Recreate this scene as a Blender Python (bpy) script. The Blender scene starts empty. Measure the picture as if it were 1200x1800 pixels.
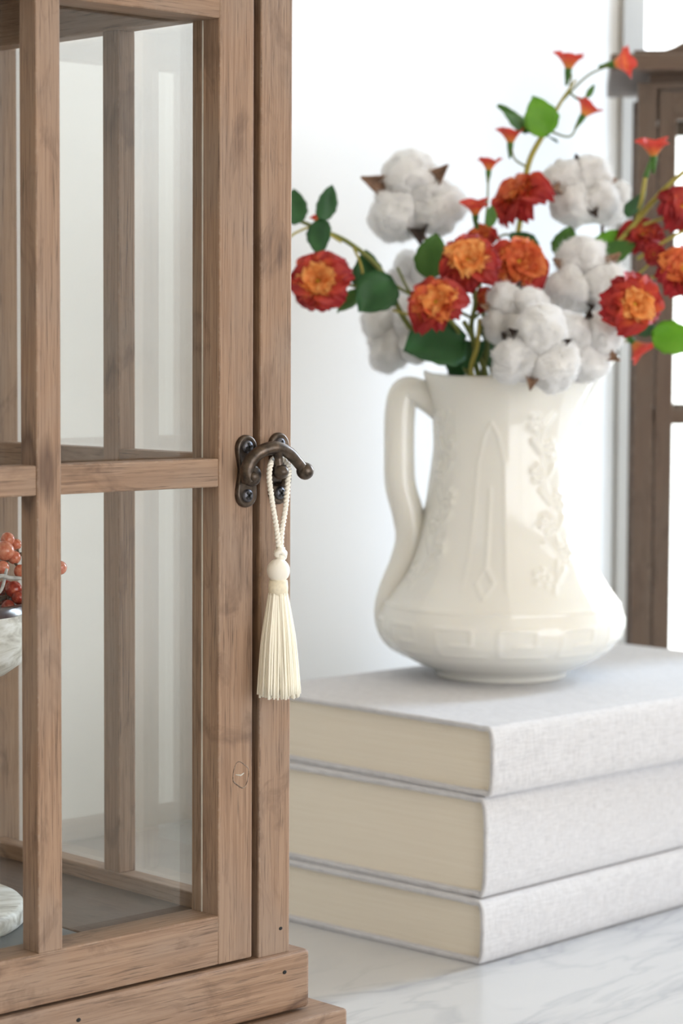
import bpy, bmesh, math, random
from mathutils import Vector, Matrix, noise
import numpy as np

# ------------------------------------------------------------------ camera
SC = bpy.context.scene
COL = SC.collection
FPX, ANG, CAM_H = 4200.0, math.radians(46.5), 0.338   # focal length in pixels of the 1200x1800 frame
PITCH, ROLL = math.atan(295 / FPX), math.radians(0.30)
FWD = Vector((math.cos(ANG), math.sin(ANG), 0))
RGT = Vector((math.sin(ANG), -math.cos(ANG), 0))
UPV = Vector((0, 0, 1))
CF = FWD * math.cos(PITCH) - UPV * math.sin(PITCH)
CU0 = UPV * math.cos(PITCH) + FWD * math.sin(PITCH)
CR = RGT * math.cos(ROLL) + CU0 * math.sin(ROLL)
CU = CU0 * math.cos(ROLL) - RGT * math.sin(ROLL)
CC = Vector((0, 0, CAM_H))
cam_d = bpy.data.cameras.new('camera')
cam = bpy.data.objects.new('camera', cam_d)
COL.objects.link(cam)
cam.matrix_world = Matrix(((CR.x, CU.x, -CF.x, CC.x), (CR.y, CU.y, -CF.y, CC.y), (CR.z, CU.z, -CF.z, CC.z), (0, 0, 0, 1)))
cam_d.sensor_fit = 'AUTO'
cam_d.sensor_width = 36
cam_d.lens = FPX * 36 / 1800
cam_d.clip_start = 0.02
cam_d.dof.use_dof = True
cam_d.dof.focus_distance = 1.05
cam_d.dof.aperture_fstop = 13.0
SC.camera = cam

# ------------------------------------------------------------------ light
SC.view_settings.view_transform = 'Standard'
SC.view_settings.look = 'None'
SC.view_settings.gamma = 1
SC.view_settings.use_curve_mapping = False
SC.view_settings.exposure = 1.20
W = bpy.data.worlds.new('World')
SC.world = W
W.use_nodes = True
W.node_tree.nodes['Background'].inputs['Color'].default_value = (0.975, 0.985, 1.0, 1)
W.node_tree.nodes['Background'].inputs['Strength'].default_value = 2.06


def area_light(name, loc, direction, sx, sy, watt, color):
    d = bpy.data.lights.new(name, 'AREA')
    d.shape = 'RECTANGLE'
    d.size, d.size_y, d.energy, d.color = sx, sy, watt, color
    o = bpy.data.objects.new(name, d)
    COL.objects.link(o)
    o.location = loc
    o.rotation_euler = Vector(direction).to_track_quat('-Z', 'Y').to_euler()
    return o


def portal(name, loc, direction, sx, sy):
    o = area_light(name, loc, direction, sx, sy, 1.0, (1, 1, 1))
    o.data.cycles.is_portal = True
    return o


# daylight just outside the window in the right-hand wall
area_light('daylight_right_window', (2.92, 0.76, 1.00), (-1, 0.06, -0.35), 0.26, 1.0, 17, (0.60, 0.77, 1.0))


# ------------------------------------------------------------------ pixel helpers (photo frame -> a point at a distance)
def ray(px, py):
    return CF + CR * ((px - 600) / FPX) + CU * ((900 - py) / FPX)


def at(px, py, d):
    return CC + ray(px, py) * d


def at_y(px, py, y):
    r = ray(px, py)
    return CC + r * (y / r.y)


def at_z(px, py, z):
    r = ray(px, py)
    return CC + r * ((z - CAM_H) / r.z)


# ------------------------------------------------------------------ object helpers
def link(name, me, mat=None, parent=None, loc=None, smooth=False):
    o = bpy.data.objects.new(name, me)
    COL.objects.link(o)
    if mat is not None and len(me.materials) == 0:
        me.materials.append(mat)
    if parent is not None:
        o.parent = parent
    if loc is not None:
        o.location = loc
    if smooth:
        me.polygons.foreach_set('use_smooth', [True] * len(me.polygons))
    return o


def empty(name, loc=(0, 0, 0), rz=0.0):
    o = bpy.data.objects.new(name, None)
    o.empty_display_size = 0.02
    COL.objects.link(o)
    o.location = loc
    o.rotation_euler = (0, 0, rz)
    return o


def tag(o, label=None, cat=None, group=None, kind=None):
    if label:
        o['label'] = label
    if cat:
        o['category'] = cat
    if group:
        o['group'] = group
    if kind:
        o['kind'] = kind
    return o


def bm_mesh(bm, name):
    me = bpy.data.meshes.new(name)
    bm.normal_update()
    bm.to_mesh(me)
    bm.free()
    return me


def box_mesh(name, sx, sy, sz, bev=0.0008, seg=2):
    bm = bmesh.new()
    bmesh.ops.create_cube(bm, size=1)
    bmesh.ops.scale(bm, vec=(sx, sy, sz), verts=bm.verts)
    if bev:
        bmesh.ops.bevel(bm, geom=list(bm.edges), offset=bev, segments=seg, affect='EDGES', profile=0.5)
    return bm_mesh(bm, name)


def board(name, lo, hi, mat, parent=None, bev=0.0008, kind=None, label=None):
    """a board from corner lo to corner hi, its origin at its middle"""
    lo, hi = Vector(lo), Vector(hi)
    s = hi - lo
    o = link(name, box_mesh(name, s.x, s.y, s.z, bev), mat, parent, (lo + hi) / 2)
    if kind:
        o['kind'] = kind
    if label:
        o['label'] = label
    return o


def spline(pts, n):
    """Catmull-Rom through points"""
    pts = [Vector(p) for p in pts]
    P = [pts[0] * 2 - pts[1]] + pts + [pts[-1] * 2 - pts[-2]]
    out = []
    for i in range(1, len(P) - 2):
        for k in range(n):
            t = k / n
            a, b, c, d = P[i - 1], P[i], P[i + 1], P[i + 2]
            out.append(0.5 * ((2 * b) + (c - a) * t + (2 * a - 5 * b + 4 * c - d) * t * t + (3 * b - a - 3 * c + d) * t ** 3))
    out.append(pts[-1])
    return out


def lerp_list(vals, n):
    """n samples along a list of radii"""
    out = []
    for i in range(n):
        t = i / max(1, n - 1) * (len(vals) - 1)
        k = min(int(t), len(vals) - 2) if len(vals) > 1 else 0
        out.append(vals[0] if len(vals) == 1 else vals[k] + (vals[k + 1] - vals[k]) * (t - k))
    return out


def tube_data(path, radii, sides=10, sx=1.0, sy=1.0, ref=None):
    n = len(path)
    rad = lerp_list(radii if isinstance(radii, (list, tuple)) else [radii], n)
    V, Fc = [], []
    ref = Vector(ref) if ref is not None else Vector((0.31, 0.22, 0.93))
    last = None
    for i, p in enumerate(path):
        t = (path[min(i + 1, n - 1)] - path[max(i - 1, 0)]).normalized()
        u = (last if last is not None else ref)
        u = u - t * u.dot(t)
        if u.length < 1e-6:
            u = t.orthogonal()
        u.normalize()
        last = u
        w = t.cross(u)
        for k in range(sides):
            a = 2 * math.pi * k / sides
            V.append(p + (u * math.cos(a) * sx + w * math.sin(a) * sy) * rad[i])
    for i in range(n - 1):
        for k in range(sides):
            k2 = (k + 1) % sides
            Fc.append((i * sides + k, i * sides + k2, (i + 1) * sides + k2, (i + 1) * sides + k))
    Fc.append(tuple(range(sides))[::-1])
    Fc.append(tuple((n - 1) * sides + k for k in range(sides)))
    return V, Fc


def join_data(parts):
    V, Fc = [], []
    for v, f in parts:
        b = len(V)
        V += v
        Fc += [tuple(i + b for i in q) for q in f]
    return V, Fc


def data_mesh(name, V, Fc):
    me = bpy.data.meshes.new(name)
    me.from_pydata([tuple(v) for v in V], [], Fc)
    me.update()
    return me


def tube(name, path, radii, mat, parent=None, sides=10, sx=1.0, sy=1.0, ref=None):
    return link(name, data_mesh(name, *tube_data(path, radii, sides, sx, sy, ref)), mat, parent, smooth=True)


def lathe_data(profile, seg=48, rfun=None):
    """profile [(r, z)...]; open ends are capped by the r = 0 points of the profile"""
    V, Fc = [], []
    n = len(profile)
    for r, z in profile:
        for k in range(seg):
            a = 2 * math.pi * k / seg
            V.append(Vector((r * math.cos(a), r * math.sin(a), z)))
    for i in range(n - 1):
        for k in range(seg):
            k2 = (k + 1) % seg
            Fc.append((i * seg + k, i * seg + k2, (i + 1) * seg + k2, (i + 1) * seg + k))
    return V, Fc


def lathe(name, profile, mat, parent=None, loc=None, seg=48):
    me = data_mesh(name, *lathe_data(profile, seg))
    bm = bmesh.new()
    bm.from_mesh(me)
    bmesh.ops.remove_doubles(bm, verts=bm.verts, dist=1e-6)
    bmesh.ops.recalc_face_normals(bm, faces=bm.faces)
    bm.to_mesh(me)
    bm.free()
    return link(name, me, mat, parent, loc, smooth=True)


def sphere_mesh(name, r, sub=3, fn=None):
    bm = bmesh.new()
    bmesh.ops.create_icosphere(bm, subdivisions=sub, radius=r)
    if fn:
        for v in bm.verts:
            v.co = fn(v.co.copy())
    me = bm_mesh(bm, name)
    me.polygons.foreach_set('use_smooth', [True] * len(me.polygons))
    return me


# ------------------------------------------------------------------ materials
class NT:
    def __init__(self, name):
        self.m = bpy.data.materials.new(name)
        self.m.use_nodes = True
        self.t = self.m.node_tree
        self.b = self.t.nodes['Principled BSDF']
        self.out = self.t.nodes['Material Output']

    def n(self, kind, **kw):
        nd = self.t.nodes.new(kind)
        for k, v in kw.items():
            if k.startswith('_'):
                setattr(nd, k[1:], v)
            else:
                nd.inputs[k.replace('__', ' ')].default_value = v
        return nd

    def l(self, a, b):
        self.t.links.new(a, b)

    def coords(self, kind='Object', scale=(1, 1, 1), rand=0.0):
        tc = self.n('ShaderNodeTexCoord')
        mp = self.n('ShaderNodeMapping')
        mp.inputs['Scale'].default_value = scale
        src = tc.outputs[kind]
        if rand:
            oi = self.n('ShaderNodeObjectInfo')
            mu = self.n('ShaderNodeVectorMath', _operation='ADD')
            ml = self.n('ShaderNodeMath', _operation='MULTIPLY')
            ml.inputs[1].default_value = rand
            self.l(oi.outputs['Random'], ml.inputs[0])
            self.l(src, mu.inputs[0])
            self.l(ml.outputs[0], mu.inputs[1])
            src = mu.outputs[0]
        self.l(src, mp.inputs['Vector'])
        return mp.outputs[0]

    def noise(self, vec, scale, detail=4, rough=0.55, dist=0.0):
        nd = self.n('ShaderNodeTexNoise', Scale=scale, Detail=detail, Roughness=rough, Distortion=dist)
        self.l(vec, nd.inputs['Vector'])
        return nd.outputs['Fac']

    def ramp(self, fac, stops):
        r = self.n('ShaderNodeValToRGB')
        el = r.color_ramp.elements
        while len(el) > 1:
            el.remove(el[-1])
        for i, (p, c) in enumerate(stops):
            e = el[0] if i == 0 else el.new(p)
            e.position = p
            e.color = (*c, 1) if len(c) == 3 else c
        self.l(fac, r.inputs['Fac'])
        return r.outputs['Color']

    def mix(self, fac, a, b, mode='MIX'):
        m = self.n('ShaderNodeMix', _data_type='RGBA', _blend_type=mode)
        for s, v in ((0, fac), (6, a), (7, b)):
            if hasattr(v, 'is_linked'):
                self.l(v, m.inputs[s])
            else:
                m.inputs[s].default_value = v if s == 0 else ((*v, 1) if len(v) == 3 else v)
        return m.outputs[2]

    def math(self, op, a, b=0.0):
        m = self.n('ShaderNodeMath', _operation=op)
        for i, v in enumerate((a, b)):
            if hasattr(v, 'is_linked'):
                self.l(v, m.inputs[i])
            else:
                m.inputs[i].default_value = v
        return m.outputs[0]

    def bump(self, h, strength, dist):
        b = self.n('ShaderNodeBump', Strength=strength, Distance=dist)
        self.l(h, b.inputs['Height'])
        self.l(b.outputs[0], self.b.inputs['Normal'])

    def base(self, c):
        if hasattr(c, 'is_linked'):
            self.l(c, self.b.inputs['Base Color'])
        else:
            self.b.inputs['Base Color'].default_value = (*c, 1)

    def set(self, **kw):
        for k, v in kw.items():
            self.b.inputs[k.replace('_', ' ')].default_value = v
        return self


def plain(name, c, rough=0.5, metal=0.0, var=0.0, scale=40, **kw):
    q = NT(name)
    q.set(Roughness=rough, Metallic=metal)
    if var:
        f = q.noise(q.coords(rand=7.0), scale, 4)
        d = tuple(x * (1 - var) for x in c)
        e = tuple(min(1, x * (1 + var * 0.5)) for x in c)
        q.base(q.ramp(f, [(0.3, d), (0.7, e)]))
    else:
        q.base(c)
    q.set(**kw)
    return q.m


def mix3(a, b, t):
    return tuple(x + (y - x) * t for x, y in zip(a, b))


def wood(name, axis, light=(0.41, 0.27, 0.178), mid=(0.285, 0.173, 0.108), dark=(0.105, 0.057, 0.035), grey=(0.30, 0.225, 0.175)):
    """stained softwood with the grain along one object axis"""
    q = NT(name)
    ac, al = 620.0, 14.0
    sc = [ac] * 3
    sc[axis] = al
    v = q.coords(scale=sc, rand=3.0)
    g = q.noise(v, 1.0, 5, 0.6, 0.35)
    col = q.ramp(g, [(0.25, mix3(dark, mid, .6)), (0.42, mid), (0.62, mix3(mid, light, .7)), (0.85, mid)])
    # broad tone blotches
    sb = [30.0] * 3
    sb[axis] = 13.0
    bl = q.noise(q.coords(scale=sb, rand=5.0), 1.0, 3, 0.5, 0.6)
    col = q.mix(q.ramp(bl, [(0.42, (0, 0, 0)), (0.72, (0.75, 0.75, 0.75))]), col, grey)
    bl2 = q.noise(q.coords(scale=[x * 1.7 for x in sb], rand=9.0), 1.0, 4, 0.6, 1.2)
    col = q.mix(q.ramp(bl2, [(0.54, (0, 0, 0)), (0.74, (0.75, 0.75, 0.75))]), col, dark)
    # knots
    sk = [20.0] * 3
    sk[axis] = 7.0
    vo = q.n('ShaderNodeTexVoronoi', Scale=1.0)
    q.l(q.coords(scale=sk, rand=6.0), vo.inputs['Vector'])
    sc_ = q.n('ShaderNodeSeparateColor')
    q.l(vo.outputs['Color'], sc_.inputs[0])
    pick = q.ramp(sc_.outputs[0], [(0.55, (0, 0, 0)), (0.56, (1, 1, 1))])
    ring = q.ramp(q.math('ADD', vo.outputs['Distance'], q.math('MULTIPLY', g, 0.06)), [(0.05, (0.35, 0.35, 0.35)), (0.13, (0.25, 0.25, 0.25)), (0.16, (0.85, 0.85, 0.85)), (0.20, (0, 0, 0))])
    col = q.mix(q.mix(1.0, ring, pick, 'MULTIPLY'), col, dark)
    # fine open pores
    sp = [1500.0] * 3
    sp[axis] = 45.0
    po = q.noise(q.coords(scale=sp, rand=2.0), 1.0, 3, 0.6)
    col = q.mix(q.ramp(po, [(0.56, (0, 0, 0)), (0.70, (0.75, 0.75, 0.75))]), col, (0.085, 0.05, 0.034))
    # rubbed arrises
    be = q.n('ShaderNodeBevel', Radius=0.0012)
    be.samples = 4
    ge = q.n('ShaderNodeNewGeometry')
    dt = q.n('ShaderNodeVectorMath', _operation='DOT_PRODUCT')
    q.l(be.outputs[0], dt.inputs[0])
    q.l(ge.outputs['Normal'], dt.inputs[1])
    wear = q.ramp(dt.outputs['Value'], [(0.90, (1, 1, 1)), (0.985, (0, 0, 0))])
    wn = q.noise(q.coords(rand=4.0), 260.0, 4, 0.7)
    wear = q.mix(1.0, wear, q.ramp(wn, [(0.5, (0, 0, 0)), (0.62, (0.8, 0.8, 0.8))]), 'MULTIPLY')
    col = q.mix(wear, col, (0.46, 0.36, 0.28))
    q.base(col)
    q.set(Roughness=0.62)
    h = q.math('ADD', q.math('MULTIPLY', g, 0.5), q.math('MULTIPLY', po, -0.8))
    q.bump(h, 0.35, 0.0006)
    return q.m


WX, WY, WZ = wood('wood_grain_x', 0), wood('wood_grain_y', 1), wood('wood_grain_z', 2)
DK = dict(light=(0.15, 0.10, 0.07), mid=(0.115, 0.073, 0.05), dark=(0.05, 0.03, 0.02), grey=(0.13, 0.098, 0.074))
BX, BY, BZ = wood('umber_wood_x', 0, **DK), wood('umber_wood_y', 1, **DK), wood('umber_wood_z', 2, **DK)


def make_glass():
    q = NT('pane_glass')
    tr = q.n('ShaderNodeBsdfTransparent', Color=(0.985, 0.99, 0.982, 1))
    gl = q.n('ShaderNodeBsdfGlossy', Color=(1, 1, 1, 1), Roughness=0.01)
    lw = q.n('ShaderNodeFresnel', IOR=1.45)
    mx = q.n('ShaderNodeMixShader')
    q.l(q.math('MULTIPLY', lw.outputs[0], 0.45), mx.inputs[0])
    q.l(tr.outputs[0], mx.inputs[1])
    q.l(gl.outputs[0], mx.inputs[2])
    q.l(mx.outputs[0], q.out.inputs['Surface'])
    return q.m


GLASS = make_glass()
WALLM = plain('wall_paint', (0.885, 0.90, 0.91), 0.8, var=0.02, scale=3)
WARMW = plain('warm_wall_paint', (0.77, 0.68, 0.545), 0.8, var=0.02, scale=3)
TRIMM = plain('casing_paint', (0.39, 0.365, 0.325), 0.6, var=0.03, scale=8)


def make_marble():
    q = NT('marble')
    tc = q.n('ShaderNodeTexCoord')
    mp = q.n('ShaderNodeMapping')
    mp.inputs['Rotation'].default_value = (0, 0, math.radians(-14))
    mp.inputs['Scale'].default_value = (0.8, 2.8, 1)
    q.l(tc.outputs['Object'], mp.inputs['Vector'])
    v = mp.outputs[0]
    n1 = q.noise(v, 2.6, 6, 0.55, 0.9)
    vein = q.ramp(q.math('ABSOLUTE', q.math('SUBTRACT', n1, 0.5)), [(0.0, (1, 1, 1)), (0.012, (0.45, 0.45, 0.45)), (0.06, (0, 0, 0))])
    n3 = q.noise(v, 6.0, 4, 0.5, 1.2)
    fine = q.ramp(q.math('ABSOLUTE', q.math('SUBTRACT', n3, 0.46)), [(0.0, (0.55, 0.55, 0.55)), (0.03, (0, 0, 0))])
    n2 = q.noise(v, 1.6, 4, 0.5, 0.4)
    col = q.ramp(n2, [(0.3, (0.56, 0.56, 0.565)), (0.7, (0.65, 0.65, 0.65))])
    msk = q.ramp(q.noise(v, 1.7, 2), [(0.40, (0.12, 0.12, 0.12)), (0.65, (0.8, 0.8, 0.8))])
    col = q.mix(q.mix(1.0, vein, msk, 'MULTIPLY'), col, (0.36, 0.37, 0.41))
    col = q.mix(q.mix(1.0, fine, msk, 'MULTIPLY'), col, (0.42, 0.43, 0.46))
    q.base(col)
    q.set(Roughness=0.22)
    return q.m


MARBLE = make_marble()


def make_linen():
    q = NT('linen')
    v = q.coords(rand=3.0)
    a = q.noise(q.coords(scale=(140, 1500, 1500), rand=3.0), 1.0, 2)
    b = q.noise(q.coords(scale=(1500, 140, 140), rand=3.0), 1.0, 2)
    s = q.math('ADD', a, b)
    c = q.ramp(q.math('MULTIPLY', s, 0.5), [(0.36, (0.55, 0.545, 0.56)), (0.5, (0.66, 0.655, 0.67)), (0.66, (0.73, 0.725, 0.74))])
    c = q.mix(q.ramp(q.noise(v, 220, 3), [(0.5, (0, 0, 0)), (0.8, (0.3, 0.3, 0.3))]), c, (0.60, 0.57, 0.56))
    q.base(c)
    q.set(Roughness=0.9)
    q.bump(s, 0.4, 0.0006)
    return q.m


def make_pages():
    q = NT('page_edges')
    a = q.noise(q.coords(scale=(20, 20, 2600), rand=3.0), 1.0, 2)
    q.base(q.ramp(a, [(0.3, (0.86, 0.775, 0.63)), (0.7, (0.92, 0.845, 0.71))]))
    q.set(Roughness=0.85)
    q.bump(a, 0.25, 0.0004)
    return q.m


LINEN, PAGES = make_linen(), make_pages()


def make_metal():
    q = NT('aged_bronze')
    f = q.noise(q.coords(rand=2.0), 260, 4, 0.6)
    ge = q.n('ShaderNodeNewGeometry')
    c = q.ramp(f, [(0.32, (0.055, 0.045, 0.038)), (0.6, (0.125, 0.098, 0.078)), (0.8, (0.24, 0.17, 0.125))])
    q.base(c)
    q.set(Metallic=0.9, Roughness=0.36)
    q.bump(f, 0.15, 0.0004)
    return q.m


BRONZE = make_metal()
SCREWM = plain('dark_screw', (0.12, 0.12, 0.135), 0.4, 0.9, var=0.3, scale=400)
SLOTM = plain('screw_slot', (0.01, 0.01, 0.01), 0.8)
BANDM = plain('cream_band', (0.88, 0.81, 0.64), 0.7, var=0.1, scale=700)

cer = NT('cream_glaze')
cer.base((0.84, 0.825, 0.765))
cer.set(Roughness=0.10)
cer.b.inputs['Subsurface Weight'].default_value = 0.15
cer.b.inputs['Subsurface Radius'].default_value = (0.006, 0.005, 0.003)
cer.b.inputs['Subsurface Scale'].default_value = 1.0
cer.b.inputs['Coat Weight'].default_value = 0.15
CERAMIC = cer.m


def leafy(name, c, c2, trans=0.25):
    q = NT(name)
    v = q.coords(rand=5.0)
    f = q.noise(v, 2.0, 3)
    q.base(q.ramp(f, [(0.35, c), (0.7, c2)]))
    q.set(Roughness=0.55)
    tl = q.n('ShaderNodeBsdfTranslucent')
    tl.inputs['Color'].default_value = (*[min(1, x * 1.6) for x in c2], 1)
    mx = q.n('ShaderNodeMixShader', Fac=trans)
    q.l(q.b.outputs[0], mx.inputs[1])
    q.l(tl.outputs[0], mx.inputs[2])
    q.l(mx.outputs[0], q.out.inputs['Surface'])
    return q.m


IVORY = leafy('ivory_thread', (0.95, 0.90, 0.75), (0.98, 0.95, 0.84), 0.0)
IVORY2 = leafy('ivory_cord', (0.88, 0.84, 0.75), (0.94, 0.91, 0.83), 0.0)
LEAF_D = leafy('leaf_dark', (0.018, 0.085, 0.022), (0.030, 0.13, 0.034), 0.15)
LEAF_M = leafy('leaf_mid', (0.06, 0.17, 0.03), (0.10, 0.24, 0.04), 0.25)
LEAF_L = leafy('leaf_light', (0.13, 0.32, 0.02), (0.19, 0.42, 0.03), 0.35)
STEM_Y = leafy('stem_yellow_green', (0.34, 0.30, 0.05), (0.48, 0.42, 0.09), 0.1)
STEM_G = leafy('stem_green', (0.14, 0.17, 0.035), (0.22, 0.24, 0.06), 0.1)


def petal_mat(name, base, mid, tip):
    q = NT(name)
    tc = q.n('ShaderNodeTexCoord')
    sp = q.n('ShaderNodeSeparateXYZ')
    q.l(tc.outputs['Object'], sp.inputs[0])
    nz = q.noise(q.coords(rand=6.0), 3.5, 3)
    f = q.math('ADD', sp.outputs['Y'], q.math('MULTIPLY', q.math('SUBTRACT', nz, 0.5), 0.55))
    c = q.ramp(f, [(0.15, base), (0.62, mid), (0.98, tip)])
    q.base(c)
    q.set(Roughness=0.6)
    tl = q.n('ShaderNodeBsdfTranslucent')
    q.l(c, tl.inputs['Color'])
    mx = q.n('ShaderNodeMixShader', Fac=0.3)
    q.l(q.b.outputs[0], mx.inputs[1])
    q.l(tl.outputs[0], mx.inputs[2])
    q.l(mx.outputs[0], q.out.inputs['Surface'])
    return q.m


PET_IN = petal_mat('petal_gold', (0.62, 0.12, 0.025), (0.88, 0.30, 0.065), (0.95, 0.47, 0.14))  # deep base tone paints the shade between petals, tips lighter
PET_MID = petal_mat('petal_orange', (0.50, 0.05, 0.02), (0.70, 0.13, 0.035), (0.82, 0.25, 0.06))  # crimson base carries painted shade between petals here too
PET_OUT = petal_mat('petal_crimson', (0.72, 0.16, 0.04), (0.54, 0.05, 0.03), (0.36, 0.014, 0.02))
PET_RED = petal_mat('petal_deep_red', (0.50, 0.05, 0.02), (0.42, 0.02, 0.02), (0.28, 0.008, 0.014))
BUDM = petal_mat('bud_coral', (0.72, 0.34, 0.08), (0.70, 0.17, 0.05), (0.60, 0.06, 0.04))
CENTREM = plain('flower_centre', (0.70, 0.42, 0.03), 0.7, var=0.3, scale=900)

ct = NT('cotton_fluff')
cf_ = ct.noise(ct.coords(rand=4.0), 9.0, 6, 0.7)
ct.base(ct.ramp(cf_, [(0.3, (0.93, 0.92, 0.90)), (0.6, (0.97, 0.965, 0.955))]))
ct.set(Roughness=1.0)
ct.b.inputs['Subsurface Weight'].default_value = 1.0
ct.b.inputs['Subsurface Radius'].default_value = (1.0, 1.0, 0.95)
ct.b.inputs['Subsurface Scale'].default_value = 0.006
ct.b.inputs['Sheen Weight'].default_value = 0.5
ct.bump(cf_, 0.4, 0.03)
COTTON = ct.m
FIBRE = leafy('cotton_fibre', (0.93, 0.92, 0.90), (0.96, 0.955, 0.94), 0.5)
HUSK = plain('husk_brown', (0.32, 0.19, 0.12), 0.8, var=0.6, scale=3.0)
HUSKD = plain('husk_dark', (0.05, 0.032, 0.025), 0.8, var=0.4, scale=3.0)
TWIG = plain('twig_brown', (0.13, 0.085, 0.055), 0.8, var=0.4, scale=150)


# ------------------------------------------------------------------ the room
WALL_Y, FLOOR_Z, CEIL_Z = 1.29, -0.90, 1.75
X0, X1 = -1.7, 2.75
# the window in the back wall starts at the casing seen behind the vase
p_l, p_r = at_y(1083, 400, WALL_Y), at_y(1121, 400, WALL_Y)
WX0 = p_r.x
WX1, WZ0, WZ1 = WX0 + 0.80, 0.016, 1.25


def multi_box(name, boxes, mat, kind='structure', parent=None):
    bm = bmesh.new()
    for lo, hi in boxes:
        r = bmesh.ops.create_cube(bm, size=1)
        s = Vector(hi) - Vector(lo)
        bmesh.ops.scale(bm, vec=s, verts=r['verts'])
        bmesh.ops.translate(bm, vec=(Vector(hi) + Vector(lo)) / 2, verts=r['verts'])
    o = link(name, bm_mesh(bm, name), mat, parent)
    if kind and parent is None:
        o['kind'] = kind
    return o


TH = 0.14
multi_box('wall_back', [((X0, WALL_Y, FLOOR_Z), (WX0, WALL_Y + TH, CEIL_Z)), ((WX1, WALL_Y, FLOOR_Z), (X1 + TH, WALL_Y + TH, CEIL_Z)),
                        ((WX0, WALL_Y, FLOOR_Z), (WX1, WALL_Y + TH, WZ0)), ((WX0, WALL_Y, WZ1), (WX1, WALL_Y + TH, CEIL_Z))], WALLM)
RY0, RY1, RZ0, RZ1 = 0.45, 1.24, 0.10, 1.55
multi_box('wall_right', [((X1, -2.6, FLOOR_Z), (X1 + TH, RY0, CEIL_Z)), ((X1, RY1, FLOOR_Z), (X1 + TH, WALL_Y, CEIL_Z)),
                         ((X1, RY0, FLOOR_Z), (X1 + TH, RY1, RZ0)), ((X1, RY0, RZ1), (X1 + TH, RY1, CEIL_Z))], WALLM)
multi_box('wall_left', [((X0 - TH, -2.6, FLOOR_Z), (X0, WALL_Y + TH, CEIL_Z))], WARMW)
FX0, FX1, FZ0, FZ1 = -0.8, 2.2, -0.4, 1.55  # invented opening behind the camera, sized for ambient fill light
multi_box('wall_front', [((X0 - TH, -2.6 - TH, FLOOR_Z), (FX0, -2.6, CEIL_Z)), ((FX1, -2.6 - TH, FLOOR_Z), (X1 + TH, -2.6, CEIL_Z)),
                         ((FX0, -2.6 - TH, FLOOR_Z), (FX1, -2.6, FZ0)), ((FX0, -2.6 - TH, FZ1), (FX1, -2.6, CEIL_Z))], WARMW)
multi_box('ceiling', [((X0 - TH, -2.6 - TH, CEIL_Z), (X1 + TH, WALL_Y + TH, CEIL_Z + 0.1))], WARMW)
multi_box('fill_opening_frame', [((FX0, -2.66, FZ0), (FX0 + 0.05, -2.62, FZ1)), ((FX1 - 0.05, -2.66, FZ0), (FX1, -2.62, FZ1)),  # frame added around the invented fill opening
                      ((FX0, -2.66, FZ0), (FX1, -2.62, FZ0 + 0.05)), ((FX0, -2.66, FZ1 - 0.05), (FX1, -2.62, FZ1)),
                      ((FX0 + 1.15, -2.66, FZ0), (FX0 + 1.20, -2.62, FZ1)), ((FX0 + 1.85, -2.66, FZ0), (FX0 + 1.90, -2.62, FZ1))], TRIMM)
portal('portal_front', ((FX0 + FX1) / 2, -2.62, (FZ0 + FZ1) / 2), (0, 1, 0), FX1 - FX0, FZ1 - FZ0)
portal('portal_back', ((WX0 + WX1) / 2, WALL_Y + 0.1, (WZ0 + WZ1) / 2), (0, -1, 0), WX1 - WX0, WZ1 - WZ0)
portal('portal_right', (X1 + 0.1, (RY0 + RY1) / 2, (RZ0 + RZ1) / 2), (-1, 0, 0), RZ1 - RZ0, RY1 - RY0)
FLOORM = NT('floor_boards')
FLOORM.base(FLOORM.ramp(FLOORM.noise(FLOORM.coords(scale=(2, 30, 1)), 1.0, 4), [(0.3, (0.36, 0.29, 0.22)), (0.7, (0.48, 0.40, 0.31))]))
multi_box('floor', [((X0, -2.6, FLOOR_Z - 0.05), (X1 + TH, WALL_Y + TH, FLOOR_Z))], FLOORM.m)

# casing and sash of the visible window
cw = p_r.x - p_l.x
multi_box('trim_1', [((WX0 - cw, WALL_Y - 0.005, 0.0005), (WX0, WALL_Y, WZ1 + cw)), ((WX1, WALL_Y - 0.005, 0.0005), (WX1 + cw, WALL_Y, WZ1 + cw)),
                     ((WX0, WALL_Y - 0.005, 0.0005), (WX1, WALL_Y, WZ0)), ((WX0, WALL_Y - 0.005, WZ1), (WX1, WALL_Y, WZ1 + cw))], TRIMM)
fr = multi_box('window_1', [((WX0 - 0.002, WALL_Y + 0.05, WZ0), (WX0 + 0.012, WALL_Y + 0.08, WZ1)), ((WX1 - 0.02, WALL_Y + 0.05, WZ0), (WX1, WALL_Y + 0.08, WZ1)),
                            ((WX0, WALL_Y + 0.05, WZ0 - 0.002), (WX1, WALL_Y + 0.08, WZ0 + 0.014)), ((WX0, WALL_Y + 0.05, WZ1 - 0.03), (WX1, WALL_Y + 0.08, WZ1))], TRIMM)
board('pane', (WX0 + 0.01, WALL_Y + 0.062, WZ0 + 0.012), (WX1 - 0.015, WALL_Y + 0.066, WZ1 - 0.02), GLASS, fr, 0)
fr2 = multi_box('window_2', [((X1 + 0.05, RY0, RZ0), (X1 + 0.08, RY0 + 0.04, RZ1)), ((X1 + 0.05, RY1 - 0.04, RZ0), (X1 + 0.08, RY1, RZ1)),
                             ((X1 + 0.05, RY0, RZ0), (X1 + 0.08, RY1, RZ0 + 0.04)), ((X1 + 0.05, RY0, RZ1 - 0.04), (X1 + 0.08, RY1, RZ1))], TRIMM)
board('pane', (X1 + 0.06, RY0 + 0.03, RZ0 + 0.03), (X1 + 0.064, RY1 - 0.03, RZ1 - 0.03), GLASS, fr2, 0)

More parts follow.
